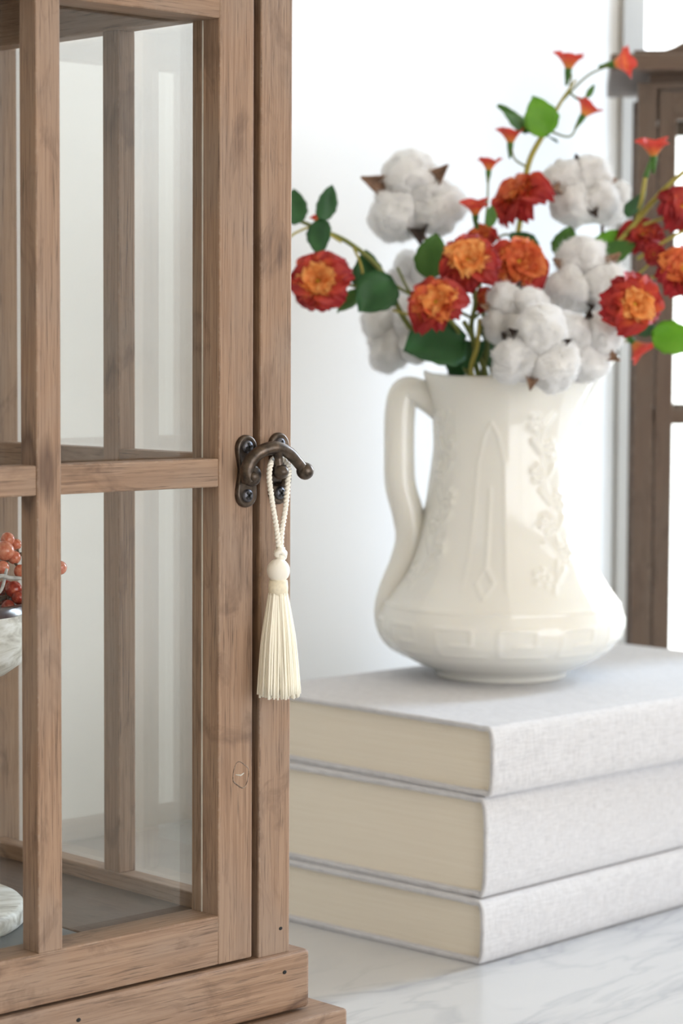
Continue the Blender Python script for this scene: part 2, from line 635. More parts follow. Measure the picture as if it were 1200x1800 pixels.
# ------------------------------------------------------------------ counter
cab = empty('counter_cabinet', (1.0, 0.92, FLOOR_Z))
tag(cab, 'painted base cabinet carrying the marble countertop', 'cabinet')
CABM = plain('cabinet_paint', (0.72, 0.71, 0.68), 0.5, var=0.03)
board('carcass', (-2.4, -0.32, 0.0), (1.73, 0.36, 0.868), CABM, cab, 0.002)
for k in range(7):
    xx = -2.38 + k * 0.584
    d = board('door', (xx, -0.34, 0.1), (xx + 0.574, -0.318, 0.855), CABM, cab, 0.002)
    link('knob', sphere_mesh('knob', 0.014, 2), BRONZE, d, (0.24, -0.02, 0.2))
ctop = board('countertop', (-1.45, 0.55, -0.032), (2.74, WALL_Y, 0.0), MARBLE, None, 0.002)
tag(ctop, 'white marble countertop with soft grey veins', 'countertop')


# ------------------------------------------------------------------ lanterns
def screw(parent, loc, r=0.0029, ang=0.3):
    """cross-head screw facing -y"""
    V, Fc = [], []
    prof = [(0.0, -0.0012), (r * 0.6, -0.0011), (r * 0.93, -0.0006), (r, 0.0006)]
    v, f = lathe_data(prof, 20)
    me = data_mesh('screw', [Vector((q.x, q.z, q.y)) for q in v], f)
    s = link('screw', me, SCREWM, parent, loc, smooth=True)
    for a in (ang, ang + math.pi / 2):
        sl = link('slot', box_mesh('slot', r * 1.25, 0.0004, r * 0.30, 0), SLOTM, None)
        sl.parent = parent
        sl.location = Vector(loc) + Vector((0, -0.00115, 0))
        sl.rotation_euler = (0, a, 0)
    return s


def dogbone(parent, name, cx, cz, half, r_end, r_waist, y_back, th):
    """plate with two round ends and a waist, facing -y, its edge rounded"""
    out = []
    N = 72
    for k in range(N):
        a = 2 * math.pi * k / N
        c, s = math.cos(a), math.sin(a)
        z = s * (half)
        # width along the height: round ends, narrow waist
        t = abs(z) / half
        zc = half - r_end
        if abs(z) > zc:
            w = math.sqrt(max(0, r_end ** 2 - (abs(z) - zc) ** 2))
        else:
            u = abs(z) / zc
            w = r_waist + (r_end - r_waist) * (u * u * (3 - 2 * u))
        out.append((w if c >= 0 else -w, z))
    V, Fc = [], []
    rings = [(1.0, 0.0), (1.0, -th * 0.55), (0.94, -th * 0.9), (0.82, -th), (0.70, -th * 0.86), (0.0, -th * 0.86)]
    for sc, y in rings:
        for x, z in out:
            V.append(Vector((cx + x * sc, y_back + y, cz + z * (1 - (1 - sc) * r_end / half))))
    n = N
    for i in range(len(rings) - 1):
        for k in range(n):
            k2 = (k + 1) % n
            Fc.append((i * n + k, (i + 1) * n + k, (i + 1) * n + k2, i * n + k2))
    return link(name, data_mesh(name, V, Fc), BRONZE, parent, smooth=True)


def lantern(label, origin, rz, D, wood3, group, latch):
    """local frame: x along the front (0 = right-hand corner, negative to the left), y into the depth, z up from the counter"""
    wx, wy, wz = wood3
    t = empty('lantern', origin, rz)
    tag(t, label, 'lantern', group)
    Wd, Dp, P = D['w'], D['d'], D['post']
    bt, dt = D['base_top'], D['door_top']
    B1 = D['base_mid']
    # base
    ov, fo = 0.010, 0.003
    bb = board('base_block', (-Wd - ov, -fo, B1), (ov, Dp + fo, bt), wx, t, 0.0)
    bb.data = box_mesh('base_block', Wd + 2 * ov, Dp + 2 * fo, bt - B1, 0.0022, 3)
    bb.data.materials.append(wx)
    board('plinth', (-Wd - 0.024, -fo - 0.010, 0.0), (0.024, Dp + fo + 0.010, B1 - 0.0012), wx, t, 0.0016)
    fl = D['floor']
    xe = D['floor_split']
    board('floor_board', (xe, P, bt - 0.001), (-0.0085, Dp - P, fl), BY, t, 0.0006)
    board('floor_board', (-Wd + 0.0085, P, bt - 0.001), (xe - 0.0012, Dp - P, fl), GREYB, t, 0.0006)
    # corner posts
    for (x0, y0) in ((-P, 0), (-Wd, 0), (-P, Dp - P), (-Wd, Dp - P)):
        board('post', (x0, y0, bt - 0.0006), (x0 + P, y0 + P, dt + 0.006), wz, t, 0.0009)
    # door
    g, S, T = D['gap'], D['stile'], D['thick']
    r = -P - g
    l = -Wd + P + g
    d0 = bt + 0.0011
    zb, zt = D['rail_top'], D['pane_top']
    board('door_stile', (r - S, 0, d0), (r, T, dt), wz, t, 0.0008)
    board('door_stile', (l, 0, d0), (l + S, T, dt), wz, t, 0.0008)
    board('door_rail', (l + S - 0.0003, 0.0001, d0), (r - S + 0.0003, T, zb), wx, t, 0.0008)
    board('door_rail', (l + S - 0.0003, 0.0001, zt), (r - S + 0.0003, T, dt), wx, t, 0.0008)
    m0, m1 = D['mun']
    z0, z1 = D['mid']
    MT = D['mthick']
    board('muntin', (m0, 0.0, zb - 0.0003), (m1, MT, zt + 0.0003), wz, t, 0.0007)
    board('muntin', (l + S - 0.0003, 0.0006, z0), (m0 + 0.0003, MT, z1), wx, t, 0.0007)
    board('muntin', (m1 - 0.0003, 0.0006, z0), (r - S + 0.0003, MT, z1), wx, t, 0.0007)
    board('glass_pane', (l + S - 0.0002, MT + 0.0002, zb - 0.0002), (r - S + 0.0002, MT + 0.0022, zt + 0.0002), GLASS, t, 0)
    board('gap_light_block', (-P - g - 0.004, T + 0.0004, bt), (-P + 0.0002, T + 0.006, dt), BZ, t, 0.0004)  # dark strip added behind the door gap to block light from inside
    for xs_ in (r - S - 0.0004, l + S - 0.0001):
        board('glass_edge_glint', (xs_, MT - 0.0005, zb), (xs_ + 0.0005, MT + 0.0001, zt), GLINT_CRACK, t, 0)  # pale strip painting the light caught by the glass edge
    # side and back frames
    sm = D.get('smun', Dp / 2 - 0.006)
    sb_, st_ = D['side_bot'], D['side_top']
    for sx in (-0.0185, -Wd + 0.0085):
        a, b = sx, sx + 0.010
        board('side_rail', (a, P - 0.0003, bt), (b, Dp - P + 0.0003, sb_), wy, t, 0.0007)
        board('side_rail', (a, P - 0.0003, st_), (b, Dp - P + 0.0003, dt + 0.004), wy, t, 0.0007)
        board('side_muntin', (a, sm, sb_ - 0.0002), (b, sm + 0.012, st_ + 0.0002), wz, t, 0.0007)
        board('side_muntin', (a + 0.0004, P - 0.0003, z0), (b, sm + 0.0003, z1), wy, t, 0.0007)
        board('side_muntin', (a + 0.0004, sm + 0.0117, z0), (b, Dp - P + 0.0003, z1), wy, t, 0.0007)
        gx = b + 0.0002 if sx > -0.1 else a - 0.0022
        board('glass_pane', (gx, P - 0.0002, sb_ - 0.004), (gx + 0.002, Dp - P + 0.0002, st_ + 0.004), GLASS, t, 0)
    yb0, yb1 = Dp - P + 0.006, Dp - P + 0.016
    xm = -Wd / 2 - 0.006
    board('back_rail', (-Wd + P, yb0, bt), (-P, yb1, sb_), wx, t, 0.0007)
    board('back_rail', (-Wd + P, yb0, st_), (-P, yb1, dt + 0.004), wx, t, 0.0007)
    board('back_muntin', (xm, yb0, sb_), (xm + 0.012, yb1, st_), wz, t, 0.0007)
    board('back_muntin', (-Wd + P, yb0 + 0.0004, z0), (xm, yb1, z1), wx, t, 0.0007)
    board('back_muntin', (xm + 0.012, yb0 + 0.0004, z0), (-P, yb1, z1), wx, t, 0.0007)
    board('glass_pane', (-Wd + P, yb1 + 0.0001, sb_ - 0.003), (-P, yb1 + 0.002, st_ + 0.003), GLASS, t, 0)
    # head
    board('head_rail', (-Wd + P, 0.0, dt + 0.0012), (-P, P, dt + 0.006), wx, t, 0.0006)
    board('ceiling_board', (-Wd + 0.0085, 0.006, dt - 0.002 + 0.008), (-0.0085, Dp - 0.006, dt + 0.013), BX, t, 0.0006)
    c0 = dt + 0.0125
    co, ch = D['cornice'], 0.012
    board('cornice', (-Wd - co, -co, c0), (co, Dp + co, c0 + ch), wx, t, 0.0015)
    # arched top: flat shoulders, concave sweep up to a crown
    N = 40
    prof = []
    rise = 0.085
    w2 = Wd / 2
    for k in range(N + 1):
        s = -1 + 2 * k / N
        q = max(0.0, (0.80 - abs(s)) / 0.80)
        prof.append((-w2 + s * (w2 + 0.003), c0 + ch - 0.0004 + 0.0045 + rise * (q ** 1.35)))
    V, Fc = [], []
    for yy in (-0.004, Dp + 0.004):
        for x, z in prof:
            V.append(Vector((x, yy, z)))
        for x, z in prof:
            V.append(Vector((x, yy, c0 + ch - 0.0004)))
    n = N + 1
    for k in range(N):
        Fc.append((n + k, n + k + 1, k + 1, k))
        Fc.append((2 * n + k, 2 * n + k + 1, 3 * n + k + 1, 3 * n + k))
        Fc.append((k, k + 1, 2 * n + k + 1, 2 * n + k))
        Fc.append((n + k + 1, n + k, 3 * n + k, 3 * n + k + 1))
    Fc.append((0, 2 * n, 3 * n, n))
    Fc.append((N, n + N, 3 * n + N, 2 * n + N))
    link('arched_roof', data_mesh('arched_roof', V, Fc), wx, t)
    if latch:
        cz = 0.2826
        hp = dogbone(t, 'latch_plate', -0.0275, cz, 0.0158, 0.0058, 0.0042, 0.0, 0.0022)
        hp['label'] = 'dog-bone shaped bronze latch plate screwed to the door'
        for s in (-1, 1):
            screw(hp, (-0.0275, -0.0018, cz + s * 0.0106), 0.0030, 0.35 + s)
        kp = dogbone(t, 'keeper_plate', -0.0085, cz + 0.0006, 0.0158, 0.0056, 0.0046, 0.0, 0.0022)
        for s in (-1, 1):
            screw(kp, (-0.0085, -0.0018, cz + 0.0006 + s * 0.0108), 0.0029, 0.6 - s * 0.2)
        # upright keeper tongue the hook drops behind
        path = [Vector((-0.0085, -0.0010, cz - 0.0062)), Vector((-0.0085, -0.0048, cz - 0.0062)), Vector((-0.0085, -0.0062, cz - 0.0044)), Vector((-0.0085, -0.0062, cz + 0.0024))]
        tube('keeper_tongue', spline(path, 6), [0.0020, 0.0019, 0.0017], BRONZE, kp, 12, 1.5, 0.6, (1, 0, 0))

        def hk(px, py, dy):
            p = at_y(px, py, origin[1] + dy)
            return p - Vector(origin)
        arm = spline([hk(438, 846, -0.0062), hk(434, 828, -0.0064), hk(442, 808, -0.0074), hk(460, 793, -0.0094), hk(484, 787, -0.0108),
                      hk(506, 795, -0.0112), hk(521, 810, -0.0112), hk(534, 826, -0.0112)], 8)
        parts = [tube_data(arm, [0.0034, 0.0031, 0.0030, 0.0029, 0.0029, 0.0027, 0.0025, 0.0024], 14, 1.0, 1.0)]
        tooth = spline([hk(487, 790, -0.0106), hk(489, 806, -0.0108), hk(490, 822, -0.0110)], 6)
        parts.append(tube_data(tooth, [0.0030, 0.0018, 0.0021], 14))
        hook = link('latch_hook', data_mesh('latch_hook', *join_data(parts)), BRONZE, t, smooth=True)
        hook['label'] = 'curved bronze swing hook with ball end'

        def blob(name, p, r, sc):
            me = sphere_mesh(name, r, 3, lambda v: Vector((v.x * sc[0], v.y * sc[1], v.z * sc[2])))
            return link(name, me, BRONZE, hook, p)
        blob('ball_end', hk(536, 828, -0.0112), 0.0039, (1, 1, 1))
        blob('tooth_knob', hk(492, 829, -0.0112), 0.0036, (1.0, 1.15, 0.95))
        # pivot: flat eye with a rivet head
        ev, ef = lathe_data([(0.0, -0.0022), (0.0036, -0.0021), (0.0046, -0.0012), (0.0048, 0.0), (0.0046, 0.0012), (0.0, 0.0014)], 28)
        link('pivot_eye', data_mesh('pivot_eye', [Vector((q.x, q.z, q.y)) for q in ev], ef), BRONZE, hook, hk(442, 836, -0.0060), smooth=True)
        tube('pivot_pin', [hk(442, 836, -0.0010), hk(442, 836, -0.0055)], [0.0026, 0.0026], BRONZE, hook, 14)
        blob('rivet', hk(446, 838, -0.0088), 0.0024, (1, 0.8, 1))
        # a knot in the door stile
        kc = at_y(423, 1362, origin[1]) - Vector(origin)
        ringp = [kc + Vector((0.0046 * math.cos(a), -0.00002, 0.0056 * math.sin(a) + 0.0008 * math.cos(3 * a))) for a in np.linspace(0, 2 * math.pi, 40)]
        tube('knot', ringp, [0.00028, 0.00016, 0.0003, 0.0002], BZ, t, 6)
        tube('knot_crack', [kc + Vector((-0.003, -0.00002, 0.0004)), kc + Vector((0.0, -0.00003, -0.0002)), kc + Vector((0.0018, -0.00002, 0.0006))], [0.0002, 0.0004, 0.0002], GLINT_CRACK, t, 6)
        # nail holes in the post and the base block
        for (px, py, dy, rr) in ((493, 1632, 0, 0.0008), (500, 1709, -fo, 0.0009), (138, 1793, -fo, 0.0009)):
            h = at_y(px, py, origin[1] + dy) - Vector(origin)
            link('nail_hole', sphere_mesh('nail_hole', rr, 2, lambda v: Vector((v.x * 1.4, v.y * 0.35, v.z))), SLOTM, t, h)
    return t


GLINT_CRACK = plain('pale_glint_and_crack', (0.62, 0.59, 0.52), 0.4, var=0.3, scale=60)  # pale tone for the painted glass-edge glint and the knot crack
GREYB = plain('grey_board', (0.17, 0.175, 0.17), 0.6, var=0.1, scale=30)
COR = Vector((0.7125, 0.7832, 0.0))
DIM = dict(w=0.2652, d=0.2235, post=0.0185, base_top=0.0655, base_mid=0.0388, floor=0.080, floor_split=-0.0835, gap=0.0040, stile=0.0196,
           thick=0.0185, door_top=0.503, rail_top=0.0884, pane_top=0.4762, mun=(-0.1387, -0.1265), mid=(0.2762, 0.2885), mthick=0.0113,
           side_bot=0.0872, side_top=0.4826, cornice=0.014, smun=0.0998)
LAMP = lantern('weathered brown wooden lantern cabinet with glass panes, bronze hook latch and hanging tassel', tuple(COR), 0.0, DIM,
               (WX, WY, WZ), 'wooden glazed lanterns', True)
# the second lantern stands behind the books, near the window
YAW2 = -ANG - math.radians(2.2) + math.radians(0)
YAW2 = math.radians(-49.0)
zd = 1.74
pl = at(1113, 700, zd)
DIM2 = dict(w=0.22, d=0.15, post=0.0140, base_top=0.0560, base_mid=0.034, floor=0.066, floor_split=-0.06, gap=0.0016, stile=0.0125,
            thick=0.014, door_top=0.5215, rail_top=0.0780, pane_top=0.5010, mun=(-0.115, -0.105), mid=(0.2812, 0.2925), mthick=0.009,
            side_bot=0.0772, side_top=0.5016, cornice=0.020)
xd = Vector((math.cos(YAW2), math.sin(YAW2), 0))
org2 = Vector((pl.x, pl.y, 0)) + xd * DIM2['w']
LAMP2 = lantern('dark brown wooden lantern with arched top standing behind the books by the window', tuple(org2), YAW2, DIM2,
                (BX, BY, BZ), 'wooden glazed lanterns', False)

# ------------------------------------------------------------------ tassel on the latch
ty = COR.y - 0.0105
tas = empty('tassel', at_y(492, 1220, ty))
tag(tas, 'ivory silk tassel on a twisted cord loop hanging from the bronze latch', 'tassel')
T0 = Vector(tas.location)


def tp(px, py, dy=0.0):
    return at_y(px, py, ty + dy) - T0


def twisted(path, r, pitch):
    """two plies wound round each other"""
    n = len(path)
    parts = []
    for ph in (0, math.pi):
        q = []
        L = 0
        for i, p in enumerate(path):
            if i:
                L += (p - path[i - 1]).length
            tt = (path[min(i + 1, n - 1)] - path[max(i - 1, 0)]).normalized()
            u = tt.cross(Vector((0, 1, 0))).normalized()
            w = tt.cross(u)
            a = ph + 2 * math.pi * L / pitch
            q.append(p + (u * math.cos(a) + w * math.sin(a)) * r * 0.62)
        parts.append(tube_data(q, [r * 0.72], 7))
    return join_data(parts)


loop = spline([tp(490, 965), tp(486, 930), tp(478, 880), tp(473, 840), tp(475, 818, 0.0), tp(481, 807, 0.0050), tp(496, 807, 0.0052), tp(507, 822, 0.0030),
               tp(506, 845), tp(502, 890), tp(495, 935), tp(493, 965)], 14)
link('cord_loop', data_mesh('cord_loop', *twisted(loop, 0.00105, 0.0036)), IVORY2, tas, smooth=True)
kn = [tube_data(spline([tp(484, 972), tp(493, 966, -0.002), tp(501, 973), tp(493, 980, 0.002), tp(485, 974, -0.001), tp(494, 970, -0.0024), tp(500, 979), tp(490, 984, 0.001)], 6), [0.0011], 8),
      tube_data([tp(493, 962), tp(493, 990)], [0.0020], 10)]
link('knot', data_mesh('knot', *join_data(kn)), IVORY2, tas, smooth=True)
hc = tp(489, 1003)
hm = sphere_mesh('head', 0.0050, 4)
for v in hm.vertices:
    a = math.atan2(v.co.y, v.co.x)
    k = 1 + 0.03 * math.sin(a * 26)
    v.co = Vector((v.co.x * k, v.co.y * k, v.co.z * 1.08))
link('tassel_head', hm, IVORY2, tas, hc)
zt_, zb_ = tp(489, 1020).z, tp(490, 1046).z
lathe('neck_band', [(0, zt_ - hc.z + 0.0004), (0.0041, zt_ - hc.z), (0.0044, (zt_ + zb_) / 2 - hc.z), (0.0042, zb_ - hc.z), (0, zb_ - hc.z - 0.0004)], BANDM, tas, hc, 32)
random.seed(4)
fz = tp(495, 1221).z
parts = []
for k in range(330):
    rr = math.sqrt(random.random())
    a = random.random() * 2 * math.pi
    lean = 0.0011
    top = Vector((hc.x + 0.0040 * rr * math.cos(a), hc.y + 0.0040 * rr * math.sin(a), zb_ + 0.001))
    R = 0.0097 * rr * random.uniform(0.94, 1.05)
    jit = random.uniform(-0.0011, 0.0012)
    end = Vector((hc.x + lean + R * math.cos(a), hc.y + R * 0.92 * math.sin(a), fz + jit))
    mid = top.lerp(end, 0.5)
    out = Vector((math.cos(a), math.sin(a), 0)) * 0.0009 * rr + Vector((random.uniform(-1, 1), random.uniform(-1, 1), 0)) * 0.0004
    parts.append(tube_data(spline([top, top.lerp(end, 0.2) + out * 0.5, mid + out, end], 4), [0.00050, 0.00056, 0.00050], 5))
frg = link('fringe', data_mesh('fringe', *join_data(parts)), IVORY, tas, smooth=True)
frg['kind'] = 'stuff'
lathe('fringe_core', [(0, zb_ - hc.z + 0.001), (0.0032, zb_ - hc.z), (0.0050, (zb_ + fz) / 2 - hc.z), (0.0072, fz + 0.003 - hc.z), (0, fz + 0.004 - hc.z)], IVORY, tas, hc + Vector((0.0005, 0, 0)), 24)

# ------------------------------------------------------------------ pedestal bowl with berries inside the lantern
BOWLC = Vector((COR.x - 0.1352, COR.y + 0.1118, DIM['floor'] - 0.0001))
WHITEW = NT('whitewashed_wood')
f1 = WHITEW.noise(WHITEW.coords(scale=(14, 160, 160)), 1.0, 4, 0.6, 0.5)
WHITEW.base(WHITEW.ramp(f1, [(0.34, (0.36, 0.33, 0.28)), (0.48, (0.62, 0.60, 0.54)), (0.62, (0.80, 0.79, 0.76))]))
WHITEW.set(Roughness=0.55)
DARKB = plain('dark_bowl_glaze', (0.05, 0.03, 0.03), 0.18, var=0.4, scale=30)
bowl = empty('pedestal_bowl', BOWLC)
tag(bowl, 'whitewashed wooden pedestal bowl with dark rim inside the glazed lantern', 'bowl')
lathe('foot', [(0, 0), (0.0555, 0), (0.0575, 0.002), (0.0575, 0.0075), (0.0555, 0.0098), (0.050, 0.0108), (0.022, 0.014), (0.0, 0.016)], WHITEW.m, bowl, None, 72)
lathe('stem', [(0, 0.012), (0.018, 0.012), (0.012, 0.025), (0.010, 0.05), (0.013, 0.075), (0.010, 0.095), (0.016, 0.112), (0.0, 0.114)], WHITEW.m, bowl, None, 40)
lathe('bowl_shell', [(0, 0.109), (0.036, 0.1095), (0.050, 0.1125), (0.0585, 0.1185), (0.0622, 0.127), (0.0630, 0.136), (0.0630, 0.1405)], WHITEW.m, bowl, None, 72)
lathe('bowl_lining', [(0.0628, 0.1405), (0.0622, 0.1440), (0.0605, 0.1450), (0.0590, 0.1430), (0.054, 0.131), (0.042, 0.1235), (0.02, 0.119), (0, 0.118)], DARKB, bowl, None, 72)
BERRY = NT('berry_skin')
bf = BERRY.noise(BERRY.coords(rand=4.0), 1.8, 3)
BERRY.base(BERRY.ramp(bf, [(0.3, (0.22, 0.02, 0.014)), (0.55, (0.38, 0.05, 0.028)), (0.75, (0.55, 0.17, 0.09))]))
BERRY.set(Roughness=0.18)
BERRY = BERRY.m
BERRY_C = NT('coral_berry_skin')
BERRY_C.base(BERRY_C.ramp(BERRY_C.noise(BERRY_C.coords(rand=4.0), 1.6, 3), [(0.3, (0.50, 0.10, 0.05)), (0.55, (0.62, 0.22, 0.13)), (0.75, (0.70, 0.33, 0.22))]))
BERRY_C.set(Roughness=0.22)
BERRY_C = BERRY_C.m
SILVER = plain('frosted_twig', (0.55, 0.54, 0.52), 0.6, var=0.5, scale=300)
bmesh_b = sphere_mesh('berry', 1.0, 3, lambda v: v * (1 - 0.06 * max(0, v.z) ** 6) if v.z > 0 else v)

BERRY_MESH = [bmesh_b, bmesh_b.copy()]
BERRY_MESH[0].materials.append(BERRY_C)
BERRY_MESH[1].materials.append(BERRY)


def sprig(label, base, pts, stem_px, bm_):
    s = empty('berry_sprig', base)
    tag(s, label, 'berries', 'berry sprigs in the pedestal bowl')
    B = Vector(base)
    path = spline([p - B for p in stem_px], 8)
    tube('twig', path, [0.0013, 0.0010, 0.0008], TWIG, s, 7)
    for p, r in pts:
        o = link('berry', bm_, None, s, p - B)
        o.scale = (r, r, r)
        o.rotation_euler = (random.uniform(0, 6), random.uniform(0, 6), random.uniform(0, 6))
        near = min(path, key=lambda q: (q - (p - B)).length)
        tube('berry_stalk', [near, (near + (p - B)) / 2 + Vector((0, 0, 0.001)), p - B], [0.0006], TWIG, s, 5)
    return s


def bp(px, py, d):
    return at(px, py, d)


D0 = (BOWLC - CC).dot(CF)
db = D0
sprig('sprig of coral red berries on a brown twig lying in the pedestal bowl', bp(-40, 1075, db),
      [(bp(13, 948, db), 0.0032), (bp(28, 957, db + .004), 0.0026), (bp(8, 968, db - .004), 0.0045), (bp(25, 980, db), 0.0030), (bp(4, 998, db - .006), 0.0032),
       (bp(36, 1004, db - .002), 0.0030), (bp(105, 998, db), 0.0032), (bp(70, 985, db + .006), 0.0034)],
      [bp(-40, 1076, db), bp(-10, 1030, db), bp(12, 985, db), bp(45, 975, db + .004), bp(72, 998, db + .004)], BERRY_MESH[0])
sprig('lower sprig of deep red berries resting against the dark rim of the pedestal bowl', bp(-30, 1072, db - .01),
      [(bp(24, 1036, db - .01), 0.0038), (bp(33, 1050, db - .012), 0.0032), (bp(10, 1032, db - .004), 0.0034), (bp(14, 1066, db - .014), 0.0030), (bp(-14, 1050, db - .01), 0.0034),
       (bp(58, 1040, db - .006), 0.0034), (bp(4, 1052, db), 0.0030)],
      [bp(-30, 1074, db - .01), bp(-5, 1056, db - .008), bp(18, 1048, db - .008), bp(50, 1050, db - .006)], BERRY_MESH[1])
ft = empty('frosted_twig', bp(-40, 1060, db - .02))
tag(ft, 'silvery frosted twig laid across the berries in the pedestal bowl', 'twig')
B_ = Vector(ft.location)
tube('twig', spline([bp(-40, 1062, db - .02) - B_, bp(-5, 1016, db - .02) - B_, bp(20, 1016, db - .018) - B_, bp(60, 1018, db - .014) - B_], 8), [0.0009, 0.0010, 0.0007], SILVER, ft, 7)
tube('side_twig', spline([bp(-30, 1048, db - .02) - B_, bp(0, 1040, db - .02) - B_, bp(12, 1000, db - .016) - B_], 8), [0.0008, 0.0007], SILVER, ft, 6)


# ------------------------------------------------------------------ books
def book(label, corner, rz, L, Wd, T, tilt=0.0):
    """spine along local x at y = 0, page heads at x = 0"""
    b = empty('book', corner, rz)
    tag(b, label, 'book', 'stack of linen-bound books')
    t = 0.0030
    prof_o, prof_i = [], []
    NS = 14
    bulge = 0.0028
    # outer outline: fore edge bottom -> spine -> fore edge top
    prof_o.append((Wd, 0.0))
    prof_o.append((0.016, 0.0))
    prof_o.append((0.0075, 0.0004))
    for k in range(NS + 1):
        a = -math.pi / 2 + math.pi * k / NS
        s, c = math.sin(a), math.cos(a)
        zz = T / 2 * (1 if s > 0 else -1) * abs(s) ** 0.55
        prof_o.append((0.0045 - 0.0045 * abs(c) ** 0.5 - bulge * c * 0.6, T / 2 + zz))
    prof_o.append((0.0075, T - 0.0004))
    prof_o.append((0.016, T))
    prof_o.append((Wd, T))
    n = len(prof_o)
    P = [Vector((0, y, z)) for y, z in prof_o]
    prof_i = []
    for i, p in enumerate(P):
        d = (P[min(i + 1, n - 1)] - P[max(i - 1, 0)]).normalized()
        nn = Vector((0, -d.z, d.y))
        q = p + nn * t * (1 if True else 1)
        prof_i.append(q)
    # make sure the offset goes inward
    if prof_i[0].z < P[0].z:
        prof_i = [p * 2 - q for p, q in zip(P, prof_i)]
    V, Fc = [], []
    xs = [0.0, 0.0008, L - 0.0008, L]
    ins = [0.0006, 0, 0, 0.0006]
    loopn = 2 * n
    for x, e in zip(xs, ins):
        for p, q in zip(P, prof_i):
            d = (q - p).normalized() * e
            V.append(Vector((x, p.y + d.y, p.z + d.z)))
        for p, q in reversed(list(zip(P, prof_i))):
            d = (p - q).normalized() * e
            V.append(Vector((x, q.y + d.y, q.z + d.z)))
    for j in range(len(xs) - 1):
        for k in range(loopn):
            k2 = (k + 1) % loopn
            Fc.append((j * loopn + k, j * loopn + k2, (j + 1) * loopn + k2, (j + 1) * loopn + k))
    for k in range(n - 1):
        k2 = loopn - 1 - k
        Fc.append((k, k2, k2 - 1, k + 1))
        o = 3 * loopn
        Fc.append((o + k, o + k + 1, o + k2 - 1, o + k2))
    me = data_mesh('linen_cover', V, Fc)
    bm = bmesh.new()
    bm.from_mesh(me)
    bmesh.ops.recalc_face_normals(bm, faces=bm.faces)
    bm.to_mesh(me)
    bm.free()
    link('linen_cover', me, LINEN, b, smooth=False)
    # page block with the swell of a rounded spine
    ov = 0.0035
    ys = [0.0034 - bulge * 0.2, Wd - 0.005]
    bm = bmesh.new()
    pts = []
    for k in range(9):
        a = k / 8
        pts.append((0.0036 + 0.0012 * (2 * a - 1) ** 2, t - 0.0002 + (T - 2 * t + 0.0004) * a))
    for k in range(9):
        a = 1 - k / 8
        pts.append((Wd - 0.0045 - 0.0015 * (1 - (2 * a - 1) ** 2), t - 0.0002 + (T - 2 * t + 0.0004) * a))
    A = [bm.verts.new((ov, y, z)) for y, z in pts]
    Bv = [bm.verts.new((L - ov, y, z)) for y, z in pts]
    m = len(pts)
    bm.faces.new(A[::-1])
    bm.faces.new(Bv)
    for k in range(m):
        bm.faces.new((A[k], A[(k + 1) % m], Bv[(k + 1) % m], Bv[k]))
    bmesh.ops.recalc_face_normals(bm, faces=bm.faces)
    link('page_block', bm_mesh(bm, 'page_block'), PAGES, b)
    return b


book('pale linen-bound book at the bottom of the stack, lying on the marble', (0.9395, 0.8775, 0.0), math.radians(3.6), 0.345, 0.212, 0.0355)
book('thickest pale linen-bound book, in the middle of the stack', (0.9440, 0.8800, 0.0356), math.radians(3.4), 0.340, 0.208, 0.0560)
book('pale linen-bound book on top of the stack, under the white jug', (0.9450, 0.8765, 0.0917), math.radians(0.8), 0.339, 0.199, 0.0393)
BOOK_TOP = 0.1310

# ------------------------------------------------------------------ the jug
JC = Vector((1.0989, 1.0119, BOOK_TOP))
jug = empty('ceramic_jug', JC, math.atan2(RGT.y, RGT.x))
tag(jug, 'glossy cream ironstone jug with embossed panels, holding flowers and cotton', 'jug')
PZ = [(.0000, .0395), (.0010, .0412), (.0030, .0418), (.0048, .0440), (.0088, .0530), (.0160, .0655), (.0267, .0752), (.0356, .0772), (.0445, .0752), (.0535, .0695),
      (.0660, .0610), (.0838, .0540), (.1017, .0494), (.1195, .0462), (.1445, .0436), (.1590, .0442), (.1730, .0466), (.1870, .0505)]
zz = np.array([p[0] for p in PZ])
rr_ = np.array([p[1] for p in PZ])
NZ, NA = 190, 288
# finer vertical sampling, smooth interpolation through the profile
zs = np.linspace(0, zz[-1], NZ)
tt_ = np.interp(zs, zz, np.arange(len(zz)))


def pchip(x, xp, fp):
    h = np.diff(xp)
    d = np.diff(fp) / h
    m = np.zeros(len(xp))
    m[1:-1] = np.where(d[:-1] * d[1:] > 0, 2 * d[:-1] * d[1:] / (d[:-1] + d[1:] + 1e-12), 0)
    m[0], m[-1] = d[0], d[-1]
    i = np.clip(np.searchsorted(xp, x) - 1, 0, len(h) - 1)
    t = (x - xp[i]) / h[i]
    return ((2 * t ** 3 - 3 * t ** 2 + 1) * fp[i] + (t ** 3 - 2 * t ** 2 + t) * h[i] * m[i] + (-2 * t ** 3 + 3 * t ** 2) * fp[i + 1] + (t ** 3 - t ** 2) * h[i] * m[i + 1])


rs = pchip(zs, zz, rr_)
th = np.linspace(0, 2 * np.pi, NA, endpoint=False)
Zg, Tg = np.meshgrid(zs, th, indexing='ij')
Rg = np.repeat(rs[:, None], NA, 1)
H = zz[-1]
# eight soft panels
fac = np.cos(((Tg * 8 / (2 * np.pi)) % 1 - 0.5) * 2 * np.pi / 8)
wp = np.clip((Zg - 0.030) / 0.02, 0, 1) * np.clip((H - Zg) / 0.02, 0, 1)
Rg = Rg * (1 + wp * 0.32 * (np.cos(np.pi / 8) / fac - 1))
# relief: strokes in (arc, height) space
strokes = []


def stroke(pts, w=0.0011, h=0.0009):
    strokes.append((pts, w, h))


